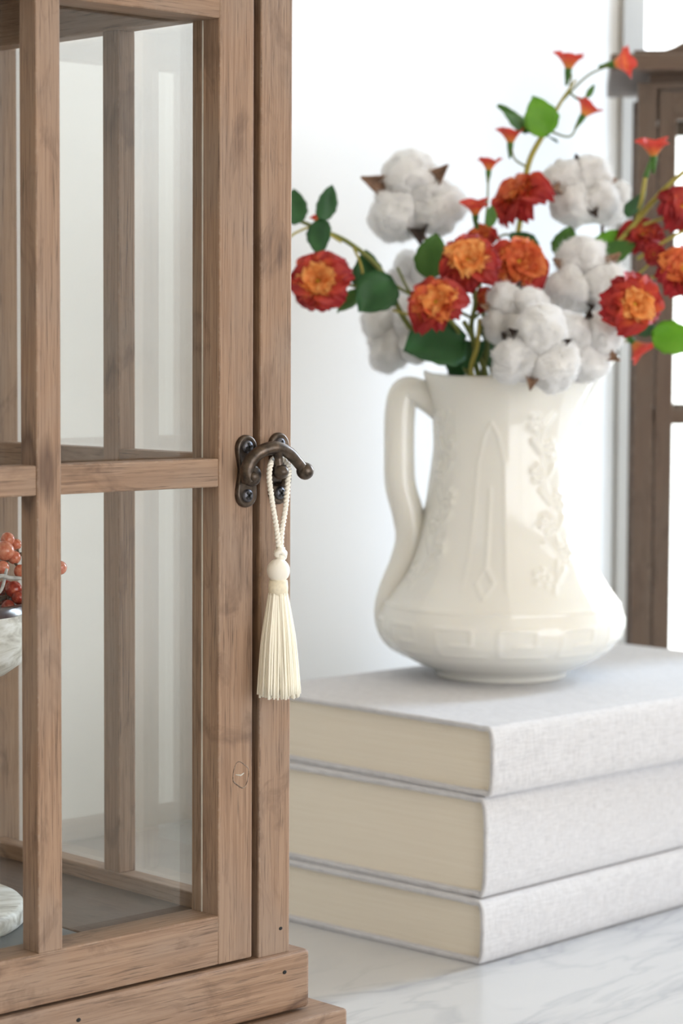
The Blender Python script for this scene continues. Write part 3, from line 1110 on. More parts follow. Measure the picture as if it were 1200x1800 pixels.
def arcs(cx, cz, r, a0, a1, n=10, ky=1.0):
    return [(cx + r * math.cos(a0 + (a1 - a0) * k / n) / 0.06, cz + ky * r * math.sin(a0 + (a1 - a0) * k / n)) for k in range(n + 1)]


for j in range(12):
    c = j * 2 * math.pi / 12 + 0.12
    for (x0, z0, x1, z1) in ((-.20, .020, .20, .020), (-.20, .020, -.20, .037), (-.20, .037, .10, .037), (.10, .037, .10, .027), (.10, .027, -.08, .027)):
        stroke([(c + x0, z0), (c + x1, z1)], 0.0010, 0.0009)
stroke([(a, 0.0465) for a in np.linspace(0, 2 * np.pi, 60)], 0.0009, 0.0008)
for j in range(4):
    c = -math.pi / 2 + j * math.pi / 2 + 0.55
    # sprig of roses on every second panel
    stem = [(c - 0.10 + 0.20 * s + 0.12 * math.sin(s * 5), 0.058 + 0.10 * s) for s in np.linspace(0, 1, 14)]
    stroke(stem, 0.0013, 0.0011)
    for k, s in enumerate(np.linspace(0.05, 0.98, 7)):
        sx = c - 0.10 + 0.20 * s + 0.12 * math.sin(s * 5)
        sz = 0.058 + 0.10 * s
        sd = 1 if k % 2 else -1
        for q5 in range(5):
            aa = q5 * 2 * math.pi / 5 + k
            fx, fz_ = sx + sd * 0.13 + 0.0042 * math.cos(aa) / 0.055, sz + 0.004 + 0.0042 * math.sin(aa)
            stroke([(fx, fz_), (fx + 0.001, fz_)], 0.0022, 0.0016)
        stroke([(sx + sd * 0.13, sz + 0.004), (sx + sd * 0.131, sz + 0.004)], 0.0012, 0.0020)
        stroke([(sx - sd * 0.03, sz + 0.002), (sx - sd * 0.15, sz + 0.009)], 0.0019, 0.0014)
        stroke([(sx, sz), (sx + sd * 0.13, sz + 0.002)], 0.0009, 0.0009)
    c2 = c + math.pi / 4
    # slim arch with a lozenge foot on the plain panels
    stroke([(c2 - .22, .060), (c2 - .19, .135), (c2 - .10, .152), (c2, .160), (c2 + .10, .152), (c2 + .19, .135), (c2 + .22, .060)], 0.0010, 0.0006)
    stroke([(c2, .055), (c2 - .09, .064), (c2, .073), (c2 + .09, .064), (c2, .055)], 0.0010, 0.0010)
    stroke([(c2, .073), (c2, .120)], 0.0009, 0.0008)
HT = np.zeros_like(Rg)
for pts, w, h in strokes:
    best = np.full(Rg.shape, 1e9)
    for (a0, z0), (a1, z1) in zip(pts[:-1], pts[1:]):
        am = (a0 + a1) / 2
        dT = (Tg - am + np.pi) % (2 * np.pi) - np.pi
        X = dT * Rg
        xa, xb = (a0 - am) * Rg, (a1 - am) * Rg
        dx, dz = xb - xa, z1 - z0
        L2 = dx * dx + dz * dz + 1e-12
        u = np.clip(((X - xa) * dx + (Zg - z0) * dz) / L2, 0, 1)
        best = np.minimum(best, (X - xa - u * dx) ** 2 + (Zg - z0 - u * dz) ** 2)
    HT = np.maximum(HT, h * np.exp(-best / (w * w)))
Rg = Rg + HT
# spout to +x and a lifted lip by the handle
dth = (Tg + np.pi) % (2 * np.pi) - np.pi
lift = np.clip((Zg - 0.135) / (H - 0.135), 0, 1)
sp_ = np.exp(-(dth / 0.50) ** 2)
Rg = Rg + sp_ * 0.021 * lift ** 1.8
Zg2 = Zg + sp_ * 0.013 * lift ** 1.5 + np.exp(-(((Tg - np.pi)) / 0.5) ** 2) * 0.003 * lift ** 3
OX = Rg * np.cos(Tg)
OY = Rg * np.sin(Tg)
V = [Vector((OX[i, k], OY[i, k], Zg2[i, k])) for i in range(NZ) for k in range(NA)]
# rolled rim and inside wall
rim = [(0.0, 0.0016, 0.0012), (0.0, 0.0030, 0.0010)]
inner_rows = [(NZ - 1, -0.0012, 0.0012), (NZ - 1, -0.0034, 0.0004)] + [(int(i), -0.0042, 0.0) for i in np.linspace(NZ - 6, 14, 36)]
for i, dr, dz in inner_rows:
    for k in range(NA):
        base = rs[i] + (Rg[i, k] - HT[i, k] - rs[i]) + dr
        V.append(Vector((base * math.cos(th[k]), base * math.sin(th[k]), max(Zg2[i, k] + dz, 0.006))))
rows = NZ + len(inner_rows)
Fc = []
for i in range(rows - 1):
    for k in range(NA):
        k2 = (k + 1) % NA
        Fc.append((i * NA + k, i * NA + k2, (i + 1) * NA + k2, (i + 1) * NA + k))
Fc.append(tuple(range(NA))[::-1])
Fc.append(tuple((rows - 1) * NA + k for k in range(NA)))
link('jug_body', data_mesh('jug_body', V, Fc), CERAMIC, jug, smooth=True)
# handle: in the local x-z plane, towards -x
JD = (JC - CC).dot(CF)
Minv = Matrix.Rotation(-math.atan2(RGT.y, RGT.x), 4, 'Z')


def jp(px, py, dy=0.0):
    q = Minv @ (at(px, py, JD) - JC)
    return Vector((q.x, dy, q.z))


hp_ = spline([jp(800, 742), jp(768, 712), jp(735, 690), jp(710, 690), jp(702, 725), jp(701, 790), jp(703, 850), jp(716, 900), jp(722, 945), jp(712, 990),
              jp(694, 1035), jp(687, 1075), jp(698, 1108), jp(728, 1128)], 9)
hnd = tube('handle', hp_, [.0098, .0088, .0088, .0092, .0096, .0096, .0098, .0100, .0100, .0102, .0102, .0108, .0112, .0110], CERAMIC, jug, 16, 1.0, 0.88, (1, 0, 0))
for v in hnd.data.vertices:
    rmin = float(np.interp(v.co.z, zs, rs)) - 0.0026
    rv = math.hypot(v.co.x, v.co.y)
    if rv < rmin:
        v.co.x *= rmin / rv
        v.co.y *= rmin / rv

# ------------------------------------------------------------------ flowers
random.seed(11)


def petal_mesh(name, wid, cup, ruf, seed, curl=0.25):
    """unit petal along +y, cupped towards +z, with a ruffled tip"""
    rnd = random.Random(seed)
    NX, NYs = 10, 8
    V, Fc = [], []
    ph = rnd.uniform(0, 6)
    for j in range(NYs + 1):
        v = j / NYs
        w = wid * max(0.10, math.sqrt(max(0, 1 - ((v - 0.66) / (0.70 if v < 0.66 else 0.37)) ** 2)))
        for i in range(NX + 1):
            u = -1 + 2 * i / NX
            x = u * w
            y = v * (1 - 0.06 * u * u) + 0.03 * ruf * math.sin(u * 9 + ph) * v
            z = cup * (u * u * 0.5) * math.sin(math.pi * v * 0.9) + cup * 0.35 * math.sin(math.pi * v) - curl * v ** 3 + ruf * 0.11 * math.sin(u * 6 + ph) * v ** 2
            V.append((x, y, z))
    for j in range(NYs):
        for i in range(NX):
            a = j * (NX + 1) + i
            Fc.append((a, a + 1, a + NX + 2, a + NX + 1))
    me = data_mesh(name, [Vector(p) for p in V], Fc)
    me.polygons.foreach_set('use_smooth', [True] * len(me.polygons))
    return me


PETALS = {}
for key, m in (('in', PET_IN), ('mid', PET_MID), ('out', PET_OUT), ('red', PET_RED)):
    PETALS[key] = []
    for s in range(3):
        me = petal_mesh('petal', 0.58 if key != 'in' else 0.50, 0.62, 1.0, s * 7 + len(key), 0.30 if key in ('out', 'red') else 0.12)
        me.materials.append(m)
        PETALS[key].append(me)
CALYX = data_mesh('calyx', *lathe_data([(0.0, -0.42), (0.10, -0.40), (0.17, -0.22), (0.24, 0.0), (0.17, 0.09), (0.0, 0.12)], 12))
CALYX.materials.append(LEAF_M)
CALYX.polygons.foreach_set('use_smooth', [True] * len(CALYX.polygons))
CENTRE = sphere_mesh('flower_centre', 0.13, 2, lambda v: v * (1 + 0.18 * noise.noise(v * 40)))
CENTRE.materials.append(CENTREM)


def cam_dir(r, u, t):
    """a direction given as right, up and towards the camera"""
    return (CR * r + CU * u - CF * t).normalized()


def frame_of(n):
    n = n.normalized()
    e1 = n.orthogonal().normalized()
    return e1, n.cross(e1), n


def bloom(parent, base, pos, R, facing, keys=('out', 'mid', 'in', 'in'), seed=0, openf=1.0):
    """a double flower: calyx with rings of ruffled petals as sub-parts"""
    rnd = random.Random(seed)
    e1, e2, n = frame_of(facing)
    b = link('flower', CALYX, None, parent)
    b.matrix_local = Matrix.Translation(pos - base) @ Matrix((
        (e1.x * R, e2.x * R, n.x * R, 0), (e1.y * R, e2.y * R, n.y * R, 0), (e1.z * R, e2.z * R, n.z * R, 0), (0, 0, 0, 1)))
    rings = [(8, 1.04, 86, keys[0], 0.00), (7, 0.93, 70, keys[0 if rnd.random() < 0.3 else 1], 0.03), (7, 0.80, 54, keys[2], 0.06), (5, 0.62, 40, keys[2], 0.09), (3, 0.44, 24, keys[3], 0.11)]
    for cnt, ln, op, key, hz in rings:
        off = rnd.uniform(0, 6)
        for k in range(cnt):
            a = off + 2 * math.pi * k / cnt + rnd.uniform(-0.14, 0.14)
            o_ = math.radians(op * openf + rnd.uniform(-13, 13))
            rad = Vector((math.cos(a), math.sin(a), 0))
            up = Vector((0, 0, 1))
            d = up * math.cos(o_) + rad * math.sin(o_)
            nr = up * math.sin(o_) - rad * math.cos(o_)
            x = d.cross(nr)
            s = ln * rnd.uniform(0.82, 1.12)
            p = link('petal', rnd.choice(PETALS[key]), None, b)
            st = rad * 0.07 + up * hz
            p.matrix_local = Matrix(((x.x * s, d.x * s, nr.x * s, st.x), (x.y * s, d.y * s, nr.y * s, st.y), (x.z * s, d.z * s, nr.z * s, st.z), (0, 0, 0, 1)))
    c = link('flower_centre', CENTRE, None, b)
    c.location = (0, 0, 0.2)
    return b


def leaf_mesh(name, mat, wid=0.36, seed=0, bend=0.25):
    """unit leaf along +y"""
    rnd = random.Random(seed)
    NX, NYs = 6, 14
    V, Fc = [], []
    for j in range(NYs + 1):
        v = j / NYs
        w = wid * (math.sin(math.pi * v ** 0.80) ** 0.75 if 0 < v < 1 else 0.015)
        for i in range(NX + 1):
            u = -1 + 2 * i / NX
            sc = 1 + 0.05 * math.sin(v * 60) * abs(u) ** 4
            V.append((u * w * sc, v, 0.22 * wid * abs(u) ** 1.3 - bend * v * v + 0.03 * math.sin(v * 7 + u * 2 + seed)))
    for j in range(NYs):
        for i in range(NX):
            a = j * (NX + 1) + i
            Fc.append((a, a + 1, a + NX + 2, a + NX + 1))
    # thickness
    n = len(V)
    V2 = [(x, y, z - 0.018) for x, y, z in V]
    Fc2 = [tuple(i + n for i in q[::-1]) for q in Fc]
    edge = list(range(0, NX + 1)) + [j * (NX + 1) + NX for j in range(1, NYs + 1)] + [NYs * (NX + 1) + i for i in range(NX - 1, -1, -1)] + [j * (NX + 1) for j in range(NYs - 1, 0, -1)]
    Fs = [(edge[k], edge[k] + n, edge[(k + 1) % len(edge)] + n, edge[(k + 1) % len(edge)]) for k in range(len(edge))]
    me = data_mesh(name, [Vector(p) for p in V + V2], Fc + Fc2 + Fs)
    me.materials.append(mat)
    me.polygons.foreach_set('use_smooth', [True] * len(me.polygons))
    return me


LEAVES = {'d': leaf_mesh('leaf', LEAF_D, 0.36, 1), 'm': leaf_mesh('leaf', LEAF_M, 0.34, 2), 'l': leaf_mesh('leaf', LEAF_L, 0.40, 3), 'n': leaf_mesh('leaf', LEAF_M, 0.20, 5),
          'r': leaf_mesh('leaf', LEAF_D, 0.46, 6, 0.1)}


def leaf(parent, base, p0, p1, key, face=None, wid=1.0):
    """a leaf from its foot p0 to its tip p1, its upper face turned to face"""
    d = p1 - p0
    L = d.length
    y = d.normalized()
    f = face if face is not None else cam_dir(0.1, 0.5, 1)
    z = (f - y * f.dot(y)).normalized()
    x = y.cross(z)
    o = link('leaf', LEAVES[key], None, parent)
    p = p0 - base
    o.matrix_local = Matrix(((x.x * L * wid, y.x * L, z.x * L, p.x), (x.y * L * wid, y.y * L, z.y * L, p.y), (x.z * L * wid, y.z * L, z.z * L, p.z), (0, 0, 0, 1)))
    return o


def bud_mesh(seed):
    """a small trumpet flower, unit radius, opening along +z"""
    rnd = random.Random(seed)
    V, Fc = [], []
    N, NR = 40, 8
    ph = rnd.uniform(0, 6)
    for j in range(NR + 1):
        v = j / NR
        for k in range(N):
            a = 2 * math.pi * k / N
            lob = 1 + 0.22 * math.cos(5 * a + ph) * v ** 3
            r = (0.16 + 0.84 * v ** 1.25) * lob
            z = 1.30 * v - 0.10 * v ** 4 + 0.12 * math.sin(3 * a + ph) * v ** 3
            V.append(Vector((r * math.cos(a), z, r * math.sin(a))))
    for j in range(NR):
        for k in range(N):
            k2 = (k + 1) % N
            Fc.append((j * N + k, j * N + k2, (j + 1) * N + k2, (j + 1) * N + k))
    me = data_mesh('small_flower', V, Fc)
    me.materials.append(BUDM)
    me.polygons.foreach_set('use_smooth', [True] * len(me.polygons))
    return me


BUDS = [bud_mesh(s) for s in range(3)]
BUDCAL = data_mesh('bud_calyx', *[lambda v, f: ([Vector((q.x, q.z, q.y)) for q in v], f)][0](*lathe_data([(0.0, -1.0), (0.10, -0.95), (0.15, -0.6), (0.24, -0.15), (0.26, 0.22), (0.22, 0.35)], 12)))
BUDCAL.materials.append(LEAF_M)
BUDCAL.polygons.foreach_set('use_smooth', [True] * len(BUDCAL.polygons))


def bud(parent, base, pos, R, facing, seed=0):
    e1, e2, n = frame_of(facing)
    o = link('small_flower', BUDS[seed % 3], None, parent)
    pp = pos - base - n * R * 0.6
    o.matrix_local = Matrix(((e1.x * R, n.x * R, e2.x * R, pp.x), (e1.y * R, n.y * R, e2.y * R, pp.y), (e1.z * R, n.z * R, e2.z * R, pp.z), (0, 0, 0, 1)))
    link('bud_calyx', BUDCAL, None, o)
    return o


def pts3(lst):
    return [at(*p) if len(p) == 3 else p for p in lst]


def mm(px, d=1.5):
    return px * d / FPX


JIN = JC + Vector((0, 0, 0.010))      # inside bottom of the jug


def foot(dx, dy):
    return JC + RGT * dx + FWD * dy + Vector((0, 0, 0.0132))


NECK = JC + Vector((0, 0, 0.175))


def neck(dx, dy, dz=0.0):
    return NECK + RGT * dx + FWD * dy + Vector((0, 0, dz))


def spray(label, pts, radii, mat, start):
    """the woody main stem of a spray, from the bottom of the jug"""
    s = empty('flower_spray', start)
    tag(s, label, 'flower', 'flower sprays in the cream jug')
    B = Vector(start)
    tube('stem', spline([p - B for p in [start] + pts], 8), radii, mat, s, 8)
    return s, B


def twig_to(s, B, pts, r=0.0009, mat=None):
    tube('stem', spline([p - B for p in pts], 7), [r * 1.3, r], mat or STEM_G, s, 7)


G = {}
# A: spray reaching left over the handle
st0 = foot(-0.020, -0.034)
A, AB = spray('long flower spray bending over the jug handle, one orange bloom and dark leaves', [neck(-0.018, -0.030), at(720, 575, 1.46), at(672, 480, 1.45), at(615, 428, 1.45), at(560, 402, 1.45), at(512, 383, 1.45), at(470, 368, 1.45)],
              [.0019, .0019, .0017, .0015, .0013, .0011, .0009], STEM_G, st0)
twig_to(A, AB, [at(690, 505, 1.455), at(655, 510, 1.445), at(610, 500, 1.44), at(575, 496, 1.44)])
bloom(A, AB, at(562, 497, 1.43), mm(49), cam_dir(-0.25, 0.10, 1), seed=3)
leaf(A, AB, at(516, 396, 1.445), at(519, 330, 1.445), 'd', cam_dir(0.2, 0, 1), 1.0)
leaf(A, AB, at(562, 388, 1.445), at(588, 328, 1.440), 'd', cam_dir(0.5, 0, 1), 0.85)
leaf(A, AB, at(563, 388, 1.445), at(557, 440, 1.43), 'd', cam_dir(-0.3, 0, 1), 0.9)
leaf(A, AB, at(652, 520, 1.455), at(640, 440, 1.45), 'd', cam_dir(-0.2, 0.1, 1), 1.0)
leaf(A, AB, at(688, 490, 1.44), at(630, 545, 1.43), 'r', cam_dir(0.2, 0.4, 1), 1.0)
leaf(A, AB, at(645, 510, 1.455), at(590, 540, 1.45), 'm', cam_dir(0.2, 0.8, 0.6), 0.8)
bud(A, AB, at(556, 385, 1.46), mm(11), cam_dir(-0.4, 1, 0.2), 1)
twig_to(A, AB, [at(600, 425, 1.45), at(555, 400, 1.445), at(522, 408, 1.445), at(500, 425, 1.445)], .0007, STEM_Y)
twig_to(A, AB, [at(620, 432, 1.45), at(635, 470, 1.445), at(640, 515, 1.445)], .0007, STEM_Y)
# B: low centre-left bloom
B_s, BB = spray('low flower spray at the jug mouth with one orange bloom and broad dark leaf', [neck(-0.011, -0.031), at(818, 610, 1.456), at(800, 575, 1.445), at(776, 546, 1.434)],
                [.0018, .0018, .0014, .0012], STEM_G, foot(-0.012, -0.036))
bloom(B_s, BB, at(768, 538, 1.425), mm(45), cam_dir(-0.25, 0.55, 1), seed=5)
leaf(B_s, BB, at(815, 600, 1.45), at(712, 610, 1.43), 'r', cam_dir(0.0, 0.5, 1), 1.0)
leaf(B_s, BB, at(800, 640, 1.455), at(850, 600, 1.45), 'd', cam_dir(0.0, 0.2, 1), 1.0)
twig_to(B_s, BB, [at(800, 585, 1.45), at(740, 560, 1.45), at(690, 545, 1.445)], .0008, STEM_Y)
twig_to(B_s, BB, [at(790, 580, 1.46), at(725, 520, 1.455), at(698, 470, 1.455)], .0008, STEM_G)
twig_to(B_s, BB, [at(722, 518, 1.455), at(700, 505, 1.45), at(690, 498, 1.45)], .0008, STEM_G)
leaf(B_s, BB, at(851, 645, 1.461), at(886, 578, 1.468), 'd', cam_dir(0.1, 0.1, 1), 0.9)
leaf(B_s, BB, at(815, 660, 1.475), at(788, 618, 1.47), 'd', cam_dir(-0.1, 0.2, 1), 1.1)
leaf(B_s, BB, at(856, 602, 1.457), at(862, 545, 1.462), 'd', cam_dir(0.2, 0.1, 1), 0.8)
twig_to(B_s, BB, [neck(-0.011, -0.031), at(838, 650, 1.457), at(832, 600, 1.450), at(815, 565, 1.445)], .0015, STEM_G)
twig_to(B_s, BB, [neck(-0.011, -0.031), at(850, 652, 1.461), at(856, 600, 1.457), at(850, 550, 1.452)], .0017, STEM_G)
twig_to(B_s, BB, [neck(-0.011, -0.031), at(828, 655, 1.454), at(838, 610, 1.448), at(843, 560, 1.446)], .0013, STEM_Y)
# C: two tall-centre blooms
C_s, CB = spray('middle flower spray with a gold bloom, a rust bloom and two small trumpet flowers', [neck(-0.006, -0.020), at(830, 590, 1.475), at(835, 530, 1.465), at(828, 478, 1.455)],
                [.0019, .0019, .0015, .0012], STEM_G, foot(-0.008, -0.023))
bloom(C_s, CB, at(822, 464, 1.44), mm(52), cam_dir(-0.05, 0.45, 1), seed=8)
twig_to(C_s, CB, [at(832, 560, 1.475), at(875, 520, 1.475), at(910, 475, 1.475)])
bloom(C_s, CB, at(910, 466, 1.465), mm(48), cam_dir(0.15, 0.35, 1), ('out', 'mid', 'mid', 'mid'), seed=9)
twig_to(C_s, CB, [at(836, 530, 1.47), at(850, 470, 1.49), at(848, 425, 1.495)])
bloom(C_s, CB, at(846, 420, 1.49), mm(30), cam_dir(-0.2, 0.8, 0.6), ('out', 'out', 'mid', 'mid'), seed=12)
bloom(C_s, CB, at(856, 528, 1.475), mm(24), cam_dir(0.2, 0.3, 1), ('out', 'mid', 'mid', 'in'), seed=13)
twig_to(C_s, CB, [at(846, 425, 1.495), at(838, 400, 1.49), at(836, 378, 1.49)], .0012, LEAF_M)
bud(C_s, CB, at(835, 368, 1.488), mm(23), cam_dir(-0.05, 1, 0.45), 0)
twig_to(C_s, CB, [at(850, 420, 1.50), at(856, 360, 1.50), at(858, 300, 1.50)], .0006, STEM_G)
bud(C_s, CB, at(859, 291, 1.50), mm(20), cam_dir(0.05, 1, 0.15), 1)
leaf(C_s, CB, at(858, 400, 1.48), at(868, 360, 1.48), 'm', cam_dir(0.4, 0.1, 1), 0.8)
leaf(C_s, CB, at(752, 490, 1.475), at(765, 410, 1.47), 'm', cam_dir(-0.1, 0.1, 1), 1.1)
twig_to(C_s, CB, [at(830, 560, 1.475), at(780, 530, 1.475), at(752, 490, 1.475)], .0008)
leaf(C_s, CB, at(900, 412, 1.50), at(950, 440, 1.48), 'd', cam_dir(0.2, 0.8, 0.7), 0.8)
twig_to(C_s, CB, [at(850, 440, 1.50), at(880, 415, 1.50), at(900, 412, 1.50)], .0007)
# D: tall spray with trumpet flowers
D_s, DB = spray('tallest flower spray with two upright green leaves and four coral trumpet flowers', [neck(0.004, 0.012), at(895, 520, 1.535), at(915, 380, 1.535), at(928, 290, 1.53), at(955, 235, 1.53), at(985, 180, 1.53), at(1012, 140, 1.53)],
                [.0020, .0020, .0018, .0019, .0019, .0012, .0007], STEM_Y, foot(0.004, 0.014))
bloom(D_s, DB, at(918, 352, 1.51), mm(52), cam_dir(-0.55, 0.62, 0.45), ('out', 'in', 'mid', 'in'), seed=21)
twig_to(D_s, DB, [at(915, 388, 1.535), at(926, 380, 1.524), at(929, 365, 1.513)], .0009)
leaf(D_s, DB, at(925, 235, 1.53), at(884, 176, 1.53), 'n', cam_dir(0.6, 0.4, 0.8), 1.3)
leaf(D_s, DB, at(958, 240, 1.525), at(942, 170, 1.515), 'l', cam_dir(0.3, -0.1, 1), 1.1)
leaf(D_s, DB, at(958, 240, 1.535), at(920, 222, 1.54), 'd', cam_dir(0.2, 0.9, 0.4), 0.8)
leaf(D_s, DB, at(960, 240, 1.535), at(982, 246, 1.54), 'd', cam_dir(-0.2, 0.9, 0.4), 0.8)
twig_to(D_s, DB, [at(928, 295, 1.53), at(905, 280, 1.53), at(898, 258, 1.53)], .0006)
bud(D_s, DB, at(897, 241, 1.53), mm(24), cam_dir(0.02, 1, 0.2), 2)
twig_to(D_s, DB, [at(985, 180, 1.53), at(1000, 160, 1.53), at(1004, 130, 1.53)], .0006)
bud(D_s, DB, at(1000, 110, 1.53), mm(26), cam_dir(0.10, 1, 0.25), 0)
twig_to(D_s, DB, [at(985, 180, 1.53), at(1030, 135, 1.53), at(1070, 115, 1.53)], .0006)
bud(D_s, DB, at(1090, 110, 1.53), mm(27), cam_dir(0.9, 0.1, 0.5), 1)
twig_to(D_s, DB, [at(960, 228, 1.53), at(1000, 240, 1.53), at(1016, 215, 1.53)], .0006)
bud(D_s, DB, at(1030, 195, 1.53), mm(24), cam_dir(0.5, 0.8, 0.1), 2)
leaf(D_s, DB, at(1030, 172, 1.53), at(1046, 148, 1.53), 'n', cam_dir(0.3, 0.1, 1), 1.0)
twig_to(D_s, DB, [at(1000, 162, 1.53), at(1018, 175, 1.53), at(1032, 168, 1.53)], .0006)
# E: right, towards the camera
E_s, EB = spray('short right-hand flower spray with a crimson and gold bloom over a bright green leaf', [neck(0.034, -0.004), at(1052, 612, 1.497), at(1105, 590, 1.477), at(1122, 560, 1.450), at(1105, 538, 1.426)],
                [.0018, .0018, .0015, .0012], STEM_Y, foot(0.037, -0.006))
bloom(E_s, EB, at(1108, 536, 1.418), mm(52, 1.418), cam_dir(0.35, -0.05, 1), seed=31)
leaf(E_s, EB, at(1145, 588, 1.46), at(1222, 602, 1.45), 'l', cam_dir(-0.1, 0.3, 1), 1.0)
leaf(E_s, EB, at(1120, 590, 1.47), at(1150, 565, 1.475), 'd', cam_dir(0.0, 0.6, 1), 1.0)
bud(E_s, EB, at(1120, 610, 1.475), mm(24), cam_dir(0.65, -0.75, 0.2), 1)
twig_to(E_s, EB, [at(1056, 612, 1.497), at(1085, 602, 1.487), at(1105, 600, 1.479)], .0007, STEM_Y)
# F: right, upper, leaving the frame
F_s, FB = spray('yellow-stemmed flower spray leaning to the window with deep red blooms', [neck(0.024, 0.008), at(1000, 520, 1.545), at(1060, 455, 1.515), at(1110, 400, 1.51), at(1160, 340, 1.51), at(1215, 290, 1.51)],
                [.0020, .0020, .0019, .0018, .0017, .0014], STEM_Y, foot(0.027, 0.006))
twig_to(F_s, FB, [at(1118, 392, 1.51), at(1128, 350, 1.51), at(1134, 312, 1.51)], .0013, STEM_Y)
twig_to(F_s, FB, [at(1134, 312, 1.51), at(1140, 295, 1.51), at(1146, 278, 1.51)], .0014, LEAF_M)
bud(F_s, FB, at(1148, 263, 1.508), mm(27), cam_dir(-0.05, 1, 0.35), 0)
bloom(F_s, FB, at(1195, 370, 1.50), mm(42), cam_dir(0.3, 0.5, 1), ('red', 'red', 'out', 'out'), seed=41)
twig_to(F_s, FB, [at(1130, 395, 1.505), at(1160, 385, 1.505), at(1190, 375, 1.505)], .0008, STEM_Y)
bloom(F_s, FB, at(1196, 478, 1.475), mm(44), cam_dir(0.25, 0.3, 1), ('red', 'mid', 'mid', 'in'), seed=42)
twig_to(F_s, FB, [at(1050, 465, 1.51), at(1110, 490, 1.50), at(1160, 485, 1.49), at(1190, 480, 1.485)], .0010, STEM_Y)
bloom(F_s, FB, at(1128, 420, 1.515), mm(38), cam_dir(0.1, 0.6, 0.8), ('red', 'red', 'out', 'mid'), seed=43)
bloom(F_s, FB, at(1150, 447, 1.485), mm(19), cam_dir(-0.4, -0.1, 1), ('red', 'red', 'out', 'out'), seed=44)
twig_to(F_s, FB, [at(1110, 490, 1.50), at(1135, 470, 1.49), at(1150, 450, 1.488)], .0007, STEM_Y)
leaf(F_s, FB, at(1055, 452, 1.515), at(1088, 402, 1.515), 'l', cam_dir(-0.2, 0.2, 1), 1.1)
leaf(F_s, FB, at(1055, 460, 1.51), at(1110, 425, 1.50), 'm', cam_dir(0.2, 0.5, 1), 1.0)
leaf(F_s, FB, at(985, 455, 1.520), at(1000, 395, 1.520), 'm', cam_dir(-0.3, 0.1, 1), 1.1)
leaf(F_s, FB, at(1105, 385, 1.51), at(1128, 330, 1.515), 'd', cam_dir(-0.6, 0.1, 0.6), 0.8)
twig_to(F_s, FB, [at(1120, 455, 1.50), at(1175, 420, 1.49), at(1215, 400, 1.485)], .0009, STEM_Y)


# ------------------------------------------------------------------ cotton
def lock_mesh(seed):
    def fn(v):
        n = v.normalized()
        k = 1 + 0.24 * noise.noise(n * 1.6 + Vector((seed * 3.1, 0, 0))) + 0.11 * noise.noise(n * 4 + Vector((0, seed * 2.7, 0))) + 0.028 * noise.noise(n * 14 + Vector((0, 0, seed)))
        return n * k
    me0 = sphere_mesh('cotton_lock', 1.0, 4, fn)
    rnd = random.Random(seed)
    V = [v.co.copy() for v in me0.vertices]
    Fc = [tuple(p.vertices) for p in me0.polygons]
    for _ in range(1300):                       # loose fibres standing off the lint
        c = V[rnd.randrange(len(me0.vertices))]
        n = c.normalized()
        t = n.orthogonal().normalized()
        t = (Matrix.Rotation(rnd.uniform(0, 6.283), 3, n) @ t)
        w = n.cross(t) * 0.010
        L = rnd.uniform(0.12, 0.34)
        p0, p1, p2 = c * 0.97, c + t * L * 0.5 + n * 0.05, c + t * L + n * rnd.uniform(0.02, 0.13)
        b = len(V)
        V += [p0 - w, p0 + w, p1 + w, p1 - w, p2]
        Fc += [(b, b + 1, b + 2, b + 3), (b + 3, b + 2, b + 4)]
    me = data_mesh('cotton_lock', V, Fc)
    nb = len(me0.polygons)
    me.polygons.foreach_set('use_smooth', [True] * len(me.polygons))
    bpy.data.meshes.remove(me0)
    me.polygons.foreach_set('material_index', [0] * nb + [1] * (len(me.polygons) - nb))
    me.materials.append(COTTON)
    me.materials.append(FIBRE)
    return me


LOCKS = [lock_mesh(s) for s in range(4)]


def husk_mesh(mat, seed):
    """a pointed boat-shaped bract along +y, hollow towards +z"""
    V, Fc = [], []
    NX, NYs = 6, 10
    for j in range(NYs + 1):
        v = j / NYs
        w = 0.25 * math.sin(math.pi * (0.15 + 0.84 * v)) ** 0.8 * (1 - 0.45 * v ** 2)
        if v == 1:
            w = 0.02
        for i in range(NX + 1):
            u = -1 + 2 * i / NX
            V.append(Vector((u * w, v, 0.9 * u * u * w + 0.30 * v * v - 0.30 * max(0, v - 0.7))))
    for j in range(NYs):
        for i in range(NX):
            a = j * (NX + 1) + i
            Fc.append((a, a + 1, a + NX + 2, a + NX + 1))
    n = len(V)
    V2 = [p - Vector((0, 0, 0.05)) for p in V]
    Fc2 = [tuple(i + n for i in q[::-1]) for q in Fc]
    edge = list(range(0, NX + 1)) + [j * (NX + 1) + NX for j in range(1, NYs + 1)] + [NYs * (NX + 1) + i for i in range(NX - 1, -1, -1)] + [j * (NX + 1) for j in range(NYs - 1, 0, -1)]
    Fs = [(edge[k], edge[k] + n, edge[(k + 1) % len(edge)] + n, edge[(k + 1) % len(edge)]) for k in range(len(edge))]
    me = data_mesh('husk', V + V2, Fc + Fc2 + Fs)
    me.materials.append(mat)
    me.polygons.foreach_set('use_smooth', [True] * len(me.polygons))
    return me


HUSKS = [husk_mesh(HUSK, 0), husk_mesh(HUSKD, 1)]


